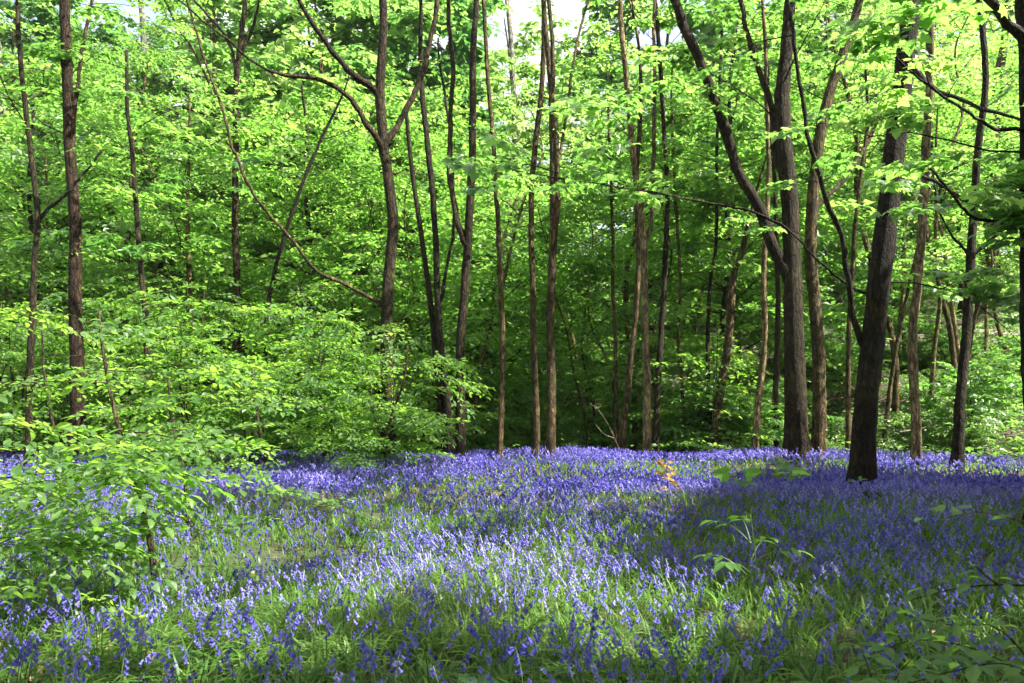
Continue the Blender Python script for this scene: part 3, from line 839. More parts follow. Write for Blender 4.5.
rb = np.random.default_rng(77)
spots = []
for ring, (ya, yb, cnt, dmin) in enumerate([(22, 30, 16, 2.4), (30, 42, 28, 2.8), (42, 58, 34, 3.2), (58, 85, 36, 4.0)]):
    tries = 0; got = 0
    while got < cnt and tries < 3000:
        tries += 1
        y = rb.uniform(ya, yb); x = rb.uniform(-.78, .78) * y
        px = 512 + F * x / y
        if ring == 0 and (555 < px < 700 or px > 830): continue
        if ring <= 2 and 545 < px < 628: continue
        if ring <= 1 and (225 < px < 302 or 505 < px < 532): continue
        if ring == 1 and px > 780 and rb.random() < .6: continue
        if any((x - a) ** 2 + (y - b) ** 2 < dmin ** 2 for a, b in spots): continue
        if abs(y - 31) < 2 and x > 4: continue
        spots.append((x, y)); got += 1
        k = int(rb.integers(0, 6))
        if ring == 0: k = [2, 5, 2, 4, 5, 0][k]
        zone = 'behind the leafy saplings' if px < 330 else ('behind the slender trunks' if px < 680 else 'beyond the forked trunk')
        depth = ['close beyond the edge of the carpet', 'part-way up the bank', 'high on the bank', 'at the top of the bank'][ring]
        place_copy(PROTO[k], 'woodland_tree', f'leafy woodland tree {depth}, {zone}', 'tree', x, y, rb.uniform(.85, 1.15), rb.uniform(0, 6.28),
                   f'woodland trees {depth}, {zone}', tilt=.05)

for px, Y, k in ((345, 29, 1), (392, 33, 3), (430, 30, 0), (318, 34, 3), (522, 40, 1), (648, 40, 3)):
    x = (px - 512) / F * Y
    place_copy(PROTO[k], 'woodland_tree', 'leafy woodland tree filling the view behind the bold burred trunk' if px < 500 else 'leafy woodland tree beside the bright gap of sky behind the slender trunks', 'tree', x, Y, 1.1, px, 'woodland trees behind the bold burred trunk' if px < 500 else 'woodland trees beside the gap of sky', tilt=.04)


def proto_pole(k):
    r = np.random.default_rng(560 + k); H = [11, 13, 9][k]
    P = np.array([[r.normal(0, .10) * q ** .7 + [.04, -.05, .09][k] * q * q * .3, r.normal(0, .07) * q ** .7, -.3 + (H + .3) * q / 7] for q in range(8)]); P[0, :2] = 0
    tm = trunk_mesh('trunk', P, np.linspace([.065, .085, .05][k], .015, 8), M[['bark_pale', 'bark_mid', 'bark_mid'][k]], (0, 0, 0), r, 8)
    b = grow_branches(P, 3.0, H - .2, 18, 1.7, r); b = b + twigs_of(b, r, 1)
    return tm, crown_mesh('crown', b, 110, (.7, 1.0), 'horn_big', LEAF_FAR, M[['tree_leaf', 'tree_leaf_pale', 'tree_leaf'][k]], M['bark'], (0, 0, 0), r, False, u0=.2, twig=False)


POLES = [proto_pole(k) for k in range(3)]
for q in range(38):
    Y = rb.uniform(20.5, 36); px = rb.uniform(470, 1010) if q % 4 else rb.uniform(40, 440); x = (px - 512) / F * Y
    if abs(Y - 31) < 1.3 and x > 4: continue
    nm = 'among the hollow behind the slender trunks' if 470 <= px < 760 else ('on the slope beyond the thick trunks' if px >= 760 else 'behind the leafy saplings')
    place_copy(POLES[int(rb.integers(0, 3))], 'hazel_pole', f'thin pale sunlit pole of a young tree {nm}', 'young tree', x, Y, rb.uniform(.85, 1.2), rb.uniform(0, 6.28), f'thin poles {nm}', tilt=.09)

# ------------------------------------------------------------------ understorey shrubs
def shrub_meshes(seed, H, R, nspray, size, kind='horn', tmpl=LEAF_MID, leaf='hornbeam', origin=(0, 0, 0), nst=4, twig=True, cull=False, tint0=.5):
    r = np.random.default_rng(seed)
    o = np.array(origin, float)
    acc = Acc(); brs = []
    for s in range(nst):
        az = s * 6.28 / nst + r.normal(0, .4); lean = r.uniform(.1, .45)
        P = np.array([o + [0, 0, -.15]] + [o + [math.cos(az) * lean * H * (q / 5) ** 1.3 * .7 + r.normal(0, .04), math.sin(az) * lean * H * (q / 5) ** 1.3 * .7 + r.normal(0, .04), H * r.uniform(.85, 1) * q / 5] for q in range(1, 6)])
        C = smooth_line(P, 14)
        tube(acc, C, np.linspace(.006 * H + .008, .005, 14), 6, 0, .04, r=r)
        brs += grow_branches(C, o[2] + .12 * H, C[-1, 2] - .03 * H, 9, R, r, (-.05, .4), 'cone')
        brs.append(C[7:])
    brs += twigs_of(brs, r, 1)
    st = acc.mesh('stem', [M['twig']], o)
    fo = crown_mesh('foliage', brs, nspray, size, kind, tmpl, M[leaf], M['twig'], o, r, cull, rb=.008, pitch=(-.06, .26), twig=twig, tint0=tint0)
    return st, fo


SH = [shrub_meshes(700, 3.6, 1.5, 130, (.6, .95), 'horn_big'), shrub_meshes(701, 2.6, 1.3, 100, (.55, .85), 'horn_big'),
      shrub_meshes(702, 4.6, 1.8, 170, (.6, 1.0), 'horn_big'), shrub_meshes(703, 2.2, 1.3, 110, (.5, .75), 'syc', LEAF_SYC_FAR, 'sycamore'),
      shrub_meshes(704, 3.2, 1.6, 150, (.5, .8), 'syc', LEAF_SYC_FAR, 'sycamore'), shrub_meshes(705, 1.3, 1.1, 80, (.45, .7), 'horn_big', LEAF_MID, 'under_leaf')]
SHN = ('stem', 'foliage')

# (px, depth, kind, scale) of the ones that stand out in the photograph
shr = [(14, 16.2, 0, .8), (125, 17.2, 2, .8), (190, 15.0, 0, .95), (255, 15.2, 1, 1.0), (325, 15.4, 0, .85), (384, 14.7, 1, .85), (300, 18.5, 2, .95),
       (60, 18.8, 2, 1.0), (180, 19.0, 2, 1.05), (420, 18.8, 0, .9), (-20, 16.5, 2, .9)]
names12 = ['beside the blackish narrow trunk', 'tucked in behind the foot of the reddish trunk', 'below the low shaded crown', 'left of the bold burred trunk, low and wide', 'brushing the bold burred trunk',
           'at the foot of the bold burred trunk', 'behind the bare arching limb', 'behind the reddish trunk', 'deep below the low shaded crown', 'behind the burred trunk and the twin stems',
           'at the picture edge beyond the blackish trunk']
for (px, Y, k, s), nm in zip(shr, names12):
    p = at(px, 430, Y)
    place_copy(SH[k], 'hornbeam_shrub', f'bright hornbeam shrub with flat leafy layers {nm}', 'shrub', p[0], Y, s, rb.uniform(0, 6.28), 'hornbeam shrubs at the edge of the carpet', SHN)
shr2 = [(700, 19.6, 3, .9), (745, 19.2, 3, 1.0), (670, 21, 4, .9), (775, 21, 4, .8), (620, 24, 4, 1), (560, 25, 4, 1.1), (505, 22, 1, .9), (530, 27, 2, 1.0), (590, 29, 2, 1.0), (480, 20.5, 3, .8), (640, 26, 2, .9), (720, 24, 4, 1.0)]
for px, Y, k, s in shr2:
    p = at(px, 430, Y)
    place_copy(SH[k], 'sycamore_shrub', 'leafy young shrub growing out of the hollow behind the slender trunks', 'shrub', p[0], Y, s, rb.uniform(0, 6.28), 'shrubs in the hollow', SHN)
n = 0
while n < 105:
    y = rb.uniform(18.5, 42) if n < 65 else rb.uniform(38, 80); x = rb.uniform(-.75, .75) * y; px = 512 + F * x / y
    if 540 < px < 700 and y < 28: continue
    if px < 450 and y < 21: continue
    if px > 780 and rb.random() < .35: continue
    if x > 4 and abs(y - 31) < 1.6: continue
    k = int(rb.choice([5, 5, 5, 3, 3, 1, 4])) if px > 780 else int(rb.choice([0, 2, 1, 3, 4, 5]))
    if y > 40: k = int(rb.choice([0, 2, 4]))
    if px > 780 and y < 29: k = 5 if rb.random() < .6 else 3
    z = 'on the sunlit slope beyond the thick trunks' if px > 780 else ('on the bank behind the slender trunks' if px > 450 else 'on the bank behind the hornbeam layers')
    place_copy(SH[k], 'understorey_shrub', f'loose green understorey shrub {z}', 'shrub', x, y, rb.uniform(.7, 1.1) * (1 if y < 40 else 1.6), rb.uniform(0, 6.28), f'understorey shrubs {z}', SHN)
    n += 1


for q in range(34):
    px = rb.uniform(790, 1060); Y = rb.uniform(18.2, 30); x = (px - 512) / F * Y
    if abs(Y - 31) < 1.6: continue
    k = int(rb.choice([5, 5, 3]))
    place_copy(SH[k], 'bramble_bush', 'low pale-leaved bush in full sun on the slope beyond the slim pale trunk', 'bush', x, Y, rb.uniform(.55, .95), rb.uniform(0, 6.28), 'low bushes on the sunlit slope', SHN)


# ------------------------------------------------------------------ near saplings
def sapling(name, label, Y, pts, w, bspec, nspray, size, seed, kind='horn', tmpl=LEAF_NEAR, leaf='hornbeam'):
    """bspec: (height fraction 0..1, azimuth deg, length, rise)"""
    r = np.random.default_rng(seed)
    P = pxline(pts, Y); base = np.array([P[0, 0], Y, gz(P[0, 0], Y)]); P[0] = base + [0, 0, -.08]
    C = smooth_line(P, 24)
    t = thing(name, label, 'sapling', base)
    acc = Acc(); tube(acc, C, np.linspace(w, w * .35, 24) * Y / F / 2, 8, 0, .05, r=r)
    link('stem', acc.mesh('stem', [M['twig']], base), t)
    brs = []
    for h, az, ln, rise in bspec:
        p = C[int(h * 23)]; a = R_(az); d = np.array([math.cos(a), math.sin(a), rise]); pts_ = [p]
        for q in range(5):
            d = d + r.normal(0, .10, 3) + [0, 0, -.05]; pts_.append(pts_[-1] + d * ln / 5)
        brs.append(np.array(pts_))
    brs += twigs_of(brs, r, 2)
    link('foliage', crown_mesh('foliage', brs, nspray, size, kind, tmpl, M[leaf], M['twig'], base, r, False, rb=.007, u0=.12, pitch=(-.08, .24)), t)
    return t


rs = np.random.default_rng(9)
sapling('hornbeam_sapling', 'near hornbeam sapling with a bent bare stem and tiers of bright leaves above the bluebells', 6.8,
        [(157, 575), (150, 540), (140, 500), (124, 448), (112, 400), (103, 350), (98, 310)], 7,
        [(.30, 200, 1.0, .0), (.32, -40, 1.0, .02), (.42, 215, 1.5, .0), (.45, 20, 1.3, .05), (.5, 260, 1.4, -.02), (.55, 150, 1.3, .1), (.58, -25, 1.5, .05), (.64, 190, 1.5, .05),
         (.68, 60, 1.2, .1), (.72, 320, 1.3, .05), (.76, 230, 1.3, .1), (.82, 10, 1.1, .15), (.88, 170, 1.0, .2), (.93, 280, .8, .2), (1.0, 90, .5, .5)], 56, (.44, .70), 81)
sapling('hornbeam_sapling', 'smaller hornbeam sapling with a short dark stem just behind the bent one', 8.8,
        [(190, 520), (186, 490), (181, 462), (172, 420), (168, 380)], 6,
        [(.4, 10, .7, .05), (.5, 200, 1.0, .05), (.6, -30, .8, .1), (.7, 40, .9, .1), (.75, 300, .8, .05), (.85, 150, 1.0, .1), (.95, 0, 1.0, .15), (1.0, 220, .8, .2)], 34, (.42, .62), 82)
sapling('hornbeam_sapling', 'hornbeam sapling cut by the picture edge, its leaves drooping over shaded bluebells', 5.2,
        [(-70, 640), (-60, 560), (-50, 490), (-45, 430)], 8,
        [(.5, 20, .9, .0), (.6, -15, .95, -.05), (.7, 40, 1.0, .05), (.8, 0, .8, .05), (.9, 60, .9, .1), (1.0, 10, .7, .2)], 44, (.5, .75), 83)
sapling('hornbeam_sapling', 'thin dark-stemmed sapling in front of the foot of the bold burred trunk', 14.0,
        [(386, 492), (385, 450), (392, 415), (404, 380), (408, 345)], 4,
        [(.4, 180, 1.3, .02), (.5, 0, .8, .05), (.6, 210, 1.6, .05), (.7, -20, .8, .1), (.8, 160, 1.5, .1), (.9, 20, .7, .1), (1.0, 250, 1.0, .15)], 70, (.5, .8), 84, 'horn', LEAF_MID)
sapling('hornbeam_sapling', 'low spreading sapling overhanging the bluebells in front of the wide hornbeam shrub', 13.6,
        [(270, 500), (268, 470), (262, 440), (255, 400), (252, 370)], 5,
        [(.3, 180, 1.5, .0), (.4, -10, 1.5, .0), (.5, 230, 1.7, .03), (.6, 20, 1.7, .05), (.7, 150, 1.6, .1), (.8, 300, 1.4, .1), (.9, 30, 1.2, .1), (1.0, 200, 1.0, .15)], 80, (.45, .7), 85, 'horn', LEAF_MID)
sapling('hornbeam_sapling', 'leafy sapling standing between the bent-stemmed sapling and the blackish narrow trunk', 10.4,
        [(60, 500), (58, 460), (52, 420), (44, 370), (42, 330)], 5,
        [(.3, 180, 1.3, .0), (.4, -10, 1.4, .0), (.5, 230, 1.5, .03), (.6, 20, 1.5, .05), (.7, 150, 1.5, .1), (.8, 300, 1.3, .1), (.9, 30, 1.1, .1), (1.0, 200, .9, .15)], 26, (.42, .66), 86, 'horn', LEAF_MID)

# ------------------------------------------------------------------ bluebells
def bell_tmpl(n, rings, tips):
    V, Fc = [], []
    th = np.linspace(0, 2 * np.pi, n, endpoint=False)
    for x, rr in rings:
        for a in th: V.append((x, rr * math.cos(a), rr * math.sin(a)))
    m = len(rings)
    for k in range(m - 1):
        for j in range(n):
            Fc.append((k * n + j, k * n + (j + 1) % n, (k + 1) * n + (j + 1) % n, (k + 1) * n + j))
    if tips:
        o = len(V)
        for j in range(n):
            a = th[j] + math.pi / n
            V.append((tips[0], tips[1] * math.cos(a), tips[1] * math.sin(a)))
            Fc.append(((m - 1) * n + j, (m - 1) * n + (j + 1) % n, o + j))
    return _t(V, Fc)


BELL_NEAR = bell_tmpl(6, [(0, .06), (.12, .2), (.7, .24), (.88, .33)], (1.0, .52))
BELL_MID = bell_tmpl(4, [(0, .1), (.6, .24), (1, .46)], None)
BELL_FAR = bell_tmpl(3, [(0, .16), (1, .48)], None)


def raceme(r, H, nb, az, bend):
    """stem points and bell frames of one flower (local)"""
    d = np.array([math.cos(az), math.sin(az), 0])
    z = np.linspace(0, 1, 9)
    S = np.stack([d[0] * bend * z ** 3, d[1] * bend * z ** 3, H * (z - .10 * z ** 6)], -1)
    pos, a_, p_, s_ = [], [], [], []
    for k in range(nb):
        u = .70 + .30 * k / max(nb - 1, 1) + r.normal(0, .02); u = min(u, 1)
        i = u * 8; j = min(int(i), 7); p = S[j] + (S[j + 1] - S[j]) * (i - j)
        aa = az + r.normal(0, .75)
        q = p + .008 * np.array([math.cos(aa), math.sin(aa), .3])
        pos.append(q); a_.append(aa); p_.append(r.uniform(-1.25, -.55) + .35 * (k == nb - 1)); s_.append(.022 * r.uniform(.85, 1.15) * (1 - .35 * u ** 6 * (k == nb - 1)))
    return S, np.array(pos), np.array(a_), np.array(p_), np.array(s_)


def density(x, y):
    px = 512 + F * x / np.maximum(y, .5)
    d = .60 + .44 * wob(x, y, 4, 11, .9)
    near = sst(4.0, 8.0, y)
    d = d * (.62 + .38 * near)
    d = d * (1 - .35 * (sst(240, 330, px) * (1 - sst(520, 640, px))) * (1 - sst(5.5, 8, y)))
    py = 390 + F * 1.32 / np.maximum(y, 1.)
    d = d * (1 - .45 * np.exp(-((px - 520) / 110) ** 2 - ((py - 535) / 26) ** 2))
    d = d * (1 - (.28 + .25 * wob(x, y, 2, 7)) * sst(690, 760, px) * sst(470, 500, py))
    d = np.maximum(d, .24) * (1 - .25 * (1 - sst(300, 420, px)) * sst(560, 600, py)) * (1 + .25 * sst(590, 640, py))
    return np.clip(d, .1, 1.15)


rf = np.random.default_rng(21)
NB = 26000
yy = np.sqrt(rf.uniform(2.9 ** 2, 19.5 ** 2, NB * 2)); xx = rf.uniform(-.72, .72, NB * 2) * yy
ok = (yy < edge_y(xx) + .9) & (rf.random(NB * 2) < density(xx, yy) * (.62 + .38 * sst(6, 12, yy)))
for tx, ty, tr in TRUNKS: ok &= ((xx - tx) ** 2 + (yy - ty) ** 2) > (tr * 1.25 + .03) ** 2
xx, yy = xx[ok], yy[ok]
o = np.argsort(yy); xx, yy = xx[o], yy[o]
_px, _py = to_px(np.c_[xx, yy, ground_z(xx, yy) + .27])
vis = np.where((_px > 4) & (_px < 1020) & (_py < 676))[0][:300]
solo = np.zeros(len(xx), bool); solo[vis] = True
print('bluebells', len(xx), 'solo to', yy[vis[-1]])

# the three hundred nearest: ten flower shapes, copied
heads = []
for k in range(10):
    r = np.random.default_rng(900 + k)
    S, pos, a, p, s = raceme(r, .30 + .05 * r.random(), int(r.integers(4, 9)), 0., .05 + .07 * r.random())
    h = Acc(); stamp(h, BELL_NEAR, rot_azp(a, p, r.uniform(0, 6, len(a))), pos, s, 0, np.clip(.5 + r.normal(0, .18) + r.normal(0, .12, len(a)), 0, 1), True)
    st = Acc(); tube(st, S, np.linspace(.0028, .0016, 9), 5, 0)
    lf = Acc()
    for q in range(int(r.integers(3, 6))):
        az = r.uniform(0, 6.28); ln = r.uniform(.2, .33); n_ = 7; u = np.linspace(0, 1, n_)
        out = ln * (.25 * u + .45 * u ** 2); up = ln * (.95 * u - .55 * u ** 2.5)
        wd = .0075 * np.sin(np.pi * np.clip(.25 + .75 * u, 0, 1)) ** .6 + .0004
        d = np.array([math.cos(az), math.sin(az)]); nn = np.array([-d[1], d[0]])
        V = []
        for j in range(n_):
            c = d * out[j]
            V += [(c[0] + nn[0] * wd[j], c[1] + nn[1] * wd[j], up[j] + .002), (c[0], c[1], up[j] - .002), (c[0] - nn[0] * wd[j], c[1] - nn[1] * wd[j], up[j] + .002)]
        i = np.arange(n_ - 1)[:, None] * 3 + np.arange(2)[None]
        L = np.stack([i, i + 3, i + 4, i + 1], -1).ravel()
        lf.add(V, L, [4] * (len(L) // 4), 0, np.clip(r.normal(.45, .18), 0, .85), True)
    heads.append((st.mesh('stem', [M['stem']]), h.mesh('flower_head', [M['bell']]), lf.mesh('leaves', [M['grass']])))
zones = [(140, 'bluebell with nodding violet bells in the shade beneath the drooping sapling leaves', 'bluebells under the sapling leaves'),
         (330, 'bluebell with pale violet bells rising from flattened sunlit grass beside the saplings', 'bluebells in the flattened sunlit grass'),
         (560, 'blue-violet bluebell standing loose in the greenest grass at the near edge of the carpet', 'bluebells in the green near grass'),
         (820, 'deep blue-violet bluebell in the shaded near edge of the carpet, between green grass and bramble', 'bluebells in the shaded near edge'),
         (2000, 'shaded bluebell with dark blue bells among the arching bramble leaves', 'bluebells among the bramble')]
for c, i in enumerate(vis):
    zl = next(z for z in zones if _px[i] < z[0])
    t = thing('bluebell', zl[1], 'bluebell', (xx[i], yy[i], gz(xx[i], yy[i])), zl[2])
    s = rf.uniform(.92, 1.3)
    t.rotation_euler = (rf.normal(0, .07), rf.normal(0, .07), rf.uniform(0, 6.28)); t.scale = (s, s, s)
    for n_, me in zip(('stem', 'flower_head', 'leaves'), heads[int(rf.integers(0, 10))]): link(n_, me, t)

# all the others: one mass
acc = Acc()
rest = np.where(~solo)[0]
LIB = []
for k in range(24):
    r = np.random.default_rng(950 + k)
    LIB.append(raceme(r, 1.0, int(r.integers(5, 9)), 0., .16 + .14 * r.random()))
hh = rf.uniform(.22, .36, len(xx)) * (1 + .12 * wob(xx, yy, 5, 9)); az0 = rf.uniform(0, 6.28, len(xx)); kk = rf.integers(0, 24, len(xx)); zz = ground_z(xx, yy)
ft = np.clip(.42 + .22 * wob(xx, yy, 3, 9) + rf.normal(0, .17, len(xx)), 0, 1)
for k in range(24):
    S, pos, a, p, s = LIB[k]
    for lo, hi, tm, bs in ((0, 6.5, BELL_NEAR, 1.0), (6.5, 11, BELL_MID, 1.05), (11, 40, BELL_FAR, 1.2)):
        i = rest[(kk[rest] == k) & (yy[rest] >= lo) & (yy[rest] < hi)]
        if not len(i): continue
        c, sn = np.cos(az0[i]), np.sin(az0[i]); b = np.c_[xx[i], yy[i], zz[i]]
        sel = slice(None) if hi < 30 else slice(None, None, 1)
        pp = pos[sel]; P = np.stack([pp[None, :, 0] * c[:, None] - pp[None, :, 1] * sn[:, None], pp[None, :, 0] * sn[:, None] + pp[None, :, 1] * c[:, None], np.broadcast_to(pp[None, :, 2], (len(i), len(pp)))], -1) * hh[i][:, None, None] + b[:, None]
        m = len(pp)
        P[:, :, :2] += rf.normal(0, .004, (len(i), m, 2))
        AZ = (az0[i][:, None] + a[sel][None]).ravel(); PI_ = np.broadcast_to(p[sel][None], (len(i), m)).ravel()
        stamp(acc, tm, rot_azp(AZ, PI_, rf.uniform(0, 6, len(AZ))), P.reshape(-1, 3), np.tile(s[sel] * bs, len(i)), 0, (ft[i][:, None] + rf.normal(0, .1, (len(i), m))).ravel())
        if lo < 11:
            T = S[[0, 4, 6, 8]]
            Q = np.stack([T[None, :, 0] * c[:, None] - T[None, :, 1] * sn[:, None], T[None, :, 0] * sn[:, None] + T[None, :, 1] * c[:, None], np.broadcast_to(T[None, :, 2], (len(i), 4))], -1) * hh[i][:, None, None] + b[:, None]
            w = .0025
            off = np.array([[w, 0, 0], [-w * .5, w * .87, 0], [-w * .5, -w * .87, 0]])
            V = (Q[:, :, None] + off[None, None]).reshape(-1, 3)
            i0 = np.arange(3)[:, None] * 3; j = np.arange(3)[None]; j2 = (j + 1) % 3
            q = np.stack([i0 + j, i0 + j2, i0 + 3 + j2, i0 + 3 + j], -1).ravel()
            acc.add(V, (q[None] + (np.arange(len(i)) * 12)[:, None]).ravel(), [4] * (9 * len(i)), 1)
tag(link('bluebell_carpet', acc.mesh('bluebell_carpet', [M['bell'], M['stem']])), 'dense violet-blue carpet of bluebells spreading to the trees', 'flowers', kind='stuff')

# ------------------------------------------------------------------ grass and strap leaves
def blades(n, y0, y1, hlo, hhi, wid, rr, ymax_edge=.8, lean=(.3, 1.35), tm=.45):
    y = np.sqrt(rr.uniform(y0 ** 2, y1 ** 2, n // 5)); x = rr.uniform(-.74, .74, n // 5) * y
    y = np.repeat(y, 5) + rr.normal(0, .035, n // 5 * 5); x = np.repeat(x, 5) + rr.normal(0, .035, n // 5 * 5)
    k = y < edge_y(x) + ymax_edge
    for tx, ty, tr in TRUNKS: k &= ((x - tx) ** 2 + (y - ty) ** 2) > (tr * 1.2) ** 2
    x, y = x[k], y[k]; n = len(x)
    z = ground_z(x, y); h = rr.uniform(hlo, hhi, n) * (1 + .15 * wob(x, y, 4, 9)); ln = rr.uniform(*lean, n); az = rr.uniform(0, 6.28, n)
    # flattened, combed patch beside the saplings
    gx, gy = to_px(np.c_[x, y, z + .1])
    fl = np.exp(-(((gx - 200) / 90) ** 2 + ((gy - 635) / 45) ** 2))
    ln = ln * (1 + .9 * fl); h = h * (1 + .2 * fl); az = np.where(rr.random(n) < fl * .8, rr.normal(.4, .5, n), az)
    u = np.array([0, .3, .6, .85, 1.0]); wd = np.array([.7, 1, .8, .45, .05])
    d = np.stack([np.cos(az), np.sin(az)], -1); nn = np.stack([-d[:, 1], d[:, 0]], -1)
    out = h[:, None] * ln[:, None] * u[None] ** 1.8; up = h[:, None] * (u[None] - .42 * ln[:, None] * u[None] ** 2.6)
    cx = x[:, None] + d[:, :1] * out; cy = y[:, None] + d[:, 1:] * out; cz = z[:, None] + np.maximum(up, .01)
    w = wid * rr.uniform(.6, 1.3, n)[:, None] * wd[None]
    A = np.stack([cx + nn[:, :1] * w, cy + nn[:, 1:] * w, cz], -1); B = np.stack([cx - nn[:, :1] * w, cy - nn[:, 1:] * w, cz], -1)
    V = np.stack([A, B], 2).reshape(n, 10, 3)
    q = np.concatenate([np.array([0, 1, 3, 2]) + 2 * i for i in range(4)])
    L = (q[None] + (np.arange(n) * 10)[:, None]).ravel()
    ti = np.clip(tm + .12 * wob(x, y, 4, 10) + rr.normal(0, .15, n), 0, .88)
    dry = rr.random(n) < .0012 + .10 * fl
    ti[dry] = rr.uniform(.92, 1, dry.sum())
    return V.reshape(-1, 3), L, np.full(4 * n, 4), np.repeat(ti, 10)


rgx = np.random.default_rng(31)
acc = Acc()
for args in ((6000, 2.9, 6.8, .12, .28, .0078), (12500, 4, 10, .12, .26, .0075), (24000, 8, 19, .12, .28, .008), (3000, 2.9, 6.0, .10, .26, .0022)):
    V, L, S, T = blades(*args, rgx)
    acc.add(V, L, S, 0, T, True)
tag(link('grass', acc.mesh('grass', [M['grass']])), 'green grass and strap-shaped leaves between the flowers', 'grass', kind='stuff')

# leaf litter on the floor
rl = np.random.default_rng(41)
acc = Acc()
n = 9000; y = np.sqrt(rl.uniform(3 ** 2, 45 ** 2, n)); x = rl.uniform(-.72, .72, n) * y
n2 = 500; x = np.r_[x, rl.uniform(-2.6, -1.5, n2)]; y = np.r_[y, rl.uniform(3.5, 5.2, n2)]; n += n2
stamp(acc, LEAF_NEAR, rot_azp(rl.uniform(0, 6.28, n), rl.normal(0, .3, n), rl.normal(0, .5, n)), np.c_[x, y, ground_z(x, y) + rl.uniform(.015, .05, n)], rl.uniform(.05, .09, n), 0, rl.random(n))
tag(link('leaf_litter', acc.mesh('leaf_litter', [M['dead']])), 'dry brown fallen leaves on the floor', 'leaf litter', kind='stuff')

# low undergrowth on the bank
ru = np.random.default_rng(51)
acc = Acc()
n = 90000; y = np.sqrt(ru.uniform(14 ** 2, 55 ** 2, n)); x = ru.uniform(-.72, .72, n) * y
k = (y > edge_y(x) + .3) & (ru.random(n) < np.clip(.6 + .5 * wob(x, y, 1, 7) + .3 * sst(5, 10, x), .08, 1)) & ~((np.abs(y - 31) < 1.5) & (x > 5))
x, y = x[k], y[k]; n = len(x)
stamp(acc, LEAF_MID, rot_azp(ru.uniform(0, 6.28, n), ru.normal(-.1, .3, n), ru.normal(0, .3, n)), np.c_[x, y, ground_z(x, y) + ru.uniform(.05, .55, n) ** 1.3], ru.uniform(.09, .18, n), 0, np.clip(ru.normal(.5, .25, n), 0, 1))
tag(link('undergrowth', acc.mesh('undergrowth', [M['under_leaf']])), 'low leafy undergrowth covering the bank behind the trees', 'undergrowth', kind='stuff')


# ------------------------------------------------------------------ single small plants in and before the carpet
def herb(name, label, cat, base, stems, leaves, leafmat, tmpl, stemmat='stem', rad=.003, leafname='leaf', sep=True, sc=1.0):
    """stems: polylines relative to base; leaves: (pos, az, pitch, roll, size)"""
    base = np.array([base[0], base[1], gz(base[0], base[1])])
    t = thing(name, label, cat, base); t.scale = (sc, sc, sc)
    for s in stems:
        a = Acc(); C = smooth_line(np.array(s, float), 12); tube(a, C, np.linspace(rad, rad * .5, 12), 6)
        link('stem', a.mesh('stem', [M[stemmat]]), t)
    if sep:
        for p, az, pi_, ro, sz in leaves:
            a = Acc(); stamp(a, tmpl, rot_azp([R_(az)], [R_(pi_)], [R_(ro)]), np.array([p], float), [sz], 0, [rng.uniform(.2, .9)])
            link(leafname, a.mesh(leafname, [M[leafmat]]), t)
    else:
        a = Acc(); A = np.array([(az, pi_, ro) for p, az, pi_, ro, sz in leaves], float) * math.pi / 180
        stamp(a, tmpl, rot_azp(A[:, 0], A[:, 1], A[:, 2]), np.array([l[0] for l in leaves], float), np.array([l[4] for l in leaves]), 0, rng.uniform(0, 1, len(leaves)))
        link('foliage', a.mesh('foliage', [M[leafmat]]), t)
    return t


p = at(738, 486, 10.2)
herb('sycamore_seedling', 'young sycamore plant holding two broad dark backlit leaves above the bluebells', 'seedling', (p[0], p[1]),
     [[(0, 0, 0), (.01, 0, .2), (0, 0, .36)], [(0, 0, .34), (-.06, 0, .40), (-.12, 0, .41)], [(0, 0, .34), (.06, 0, .40), (.12, 0, .40)]],
     [((-.09, 0, .42), 165, 12, 62, .20), ((.09, .02, .42), 12, 14, -60, .20), ((0, -.03, .37), -80, -15, 0, .18), ((.05, -.05, .35), -30, -5, 10, .16)], 'sycamore', LEAF_SYC, sc=1.15)
p = at(789, 480, 10.6)
herb('sycamore_seedling', 'young sycamore plant with one upright bright leaf and pale flat ones below', 'seedling', (p[0], p[1]),
     [[(0, 0, 0), (.01, 0, .2), (0, 0, .40)], [(0, 0, .38), (-.03, 0, .44), (-.05, 0, .47)]],
     [((-.05, 0, .45), 95, 62, 20, .20), ((-.02, -.02, .42), 185, -2, 12, .20), ((.03, -.03, .42), -25, 0, -25, .22), ((.06, .02, .43), 30, 12, 20, .18), ((-.01, -.05, .38), -100, -20, 0, .12)], 'sycamore', LEAF_SYC, sc=1.12)
p = at(666, 492, 9.8)
r = np.random.default_rng(61)
lv = []
for k in range(34):
    z = .30 + .36 * (k / 33); a = r.uniform(0, 360); d = r.uniform(.01, .08) * (1.25 - k / 50)
    lv.append(((.03 * math.sin(k * .35) + d * math.cos(R_(a)), d * math.sin(R_(a)), z), a, r.uniform(-30, 40), r.uniform(-40, 40), r.uniform(.055, .095)))
herb('copper_seedling', 'small coppery-orange leaved seedling standing out of the sunlit bluebells', 'seedling', (p[0], p[1]), [[(0, 0, 0), (.02, 0, .32), (.0, 0, .66)]], lv, 'copper', LEAF_NEAR, 'twig', .004, sep=False, sc=1.15)


def compound(base, stalks, r):
    st, lv = [], []
    for (az, ln, rise, z0) in stalks:
        a = R_(az); d = np.array([math.cos(a), math.sin(a)])
        pts = [(d[0] * ln * u, d[1] * ln * u, z0 + rise * (u - .55 * u * u)) for u in (0, .33, .66, 1)]
        st.append(pts); e = pts[-1]
        lv.append((e, az, -20, r.uniform(-15, 15), .085))
        for u, s in ((.62, 1), (.62, -1), (.86, 1), (.86, -1)):
            q = (d[0] * ln * u, d[1] * ln * u, z0 + rise * (u - .55 * u * u))
            lv.append((q, az + s * 55, -12, s * 10, .075))
    return st, lv


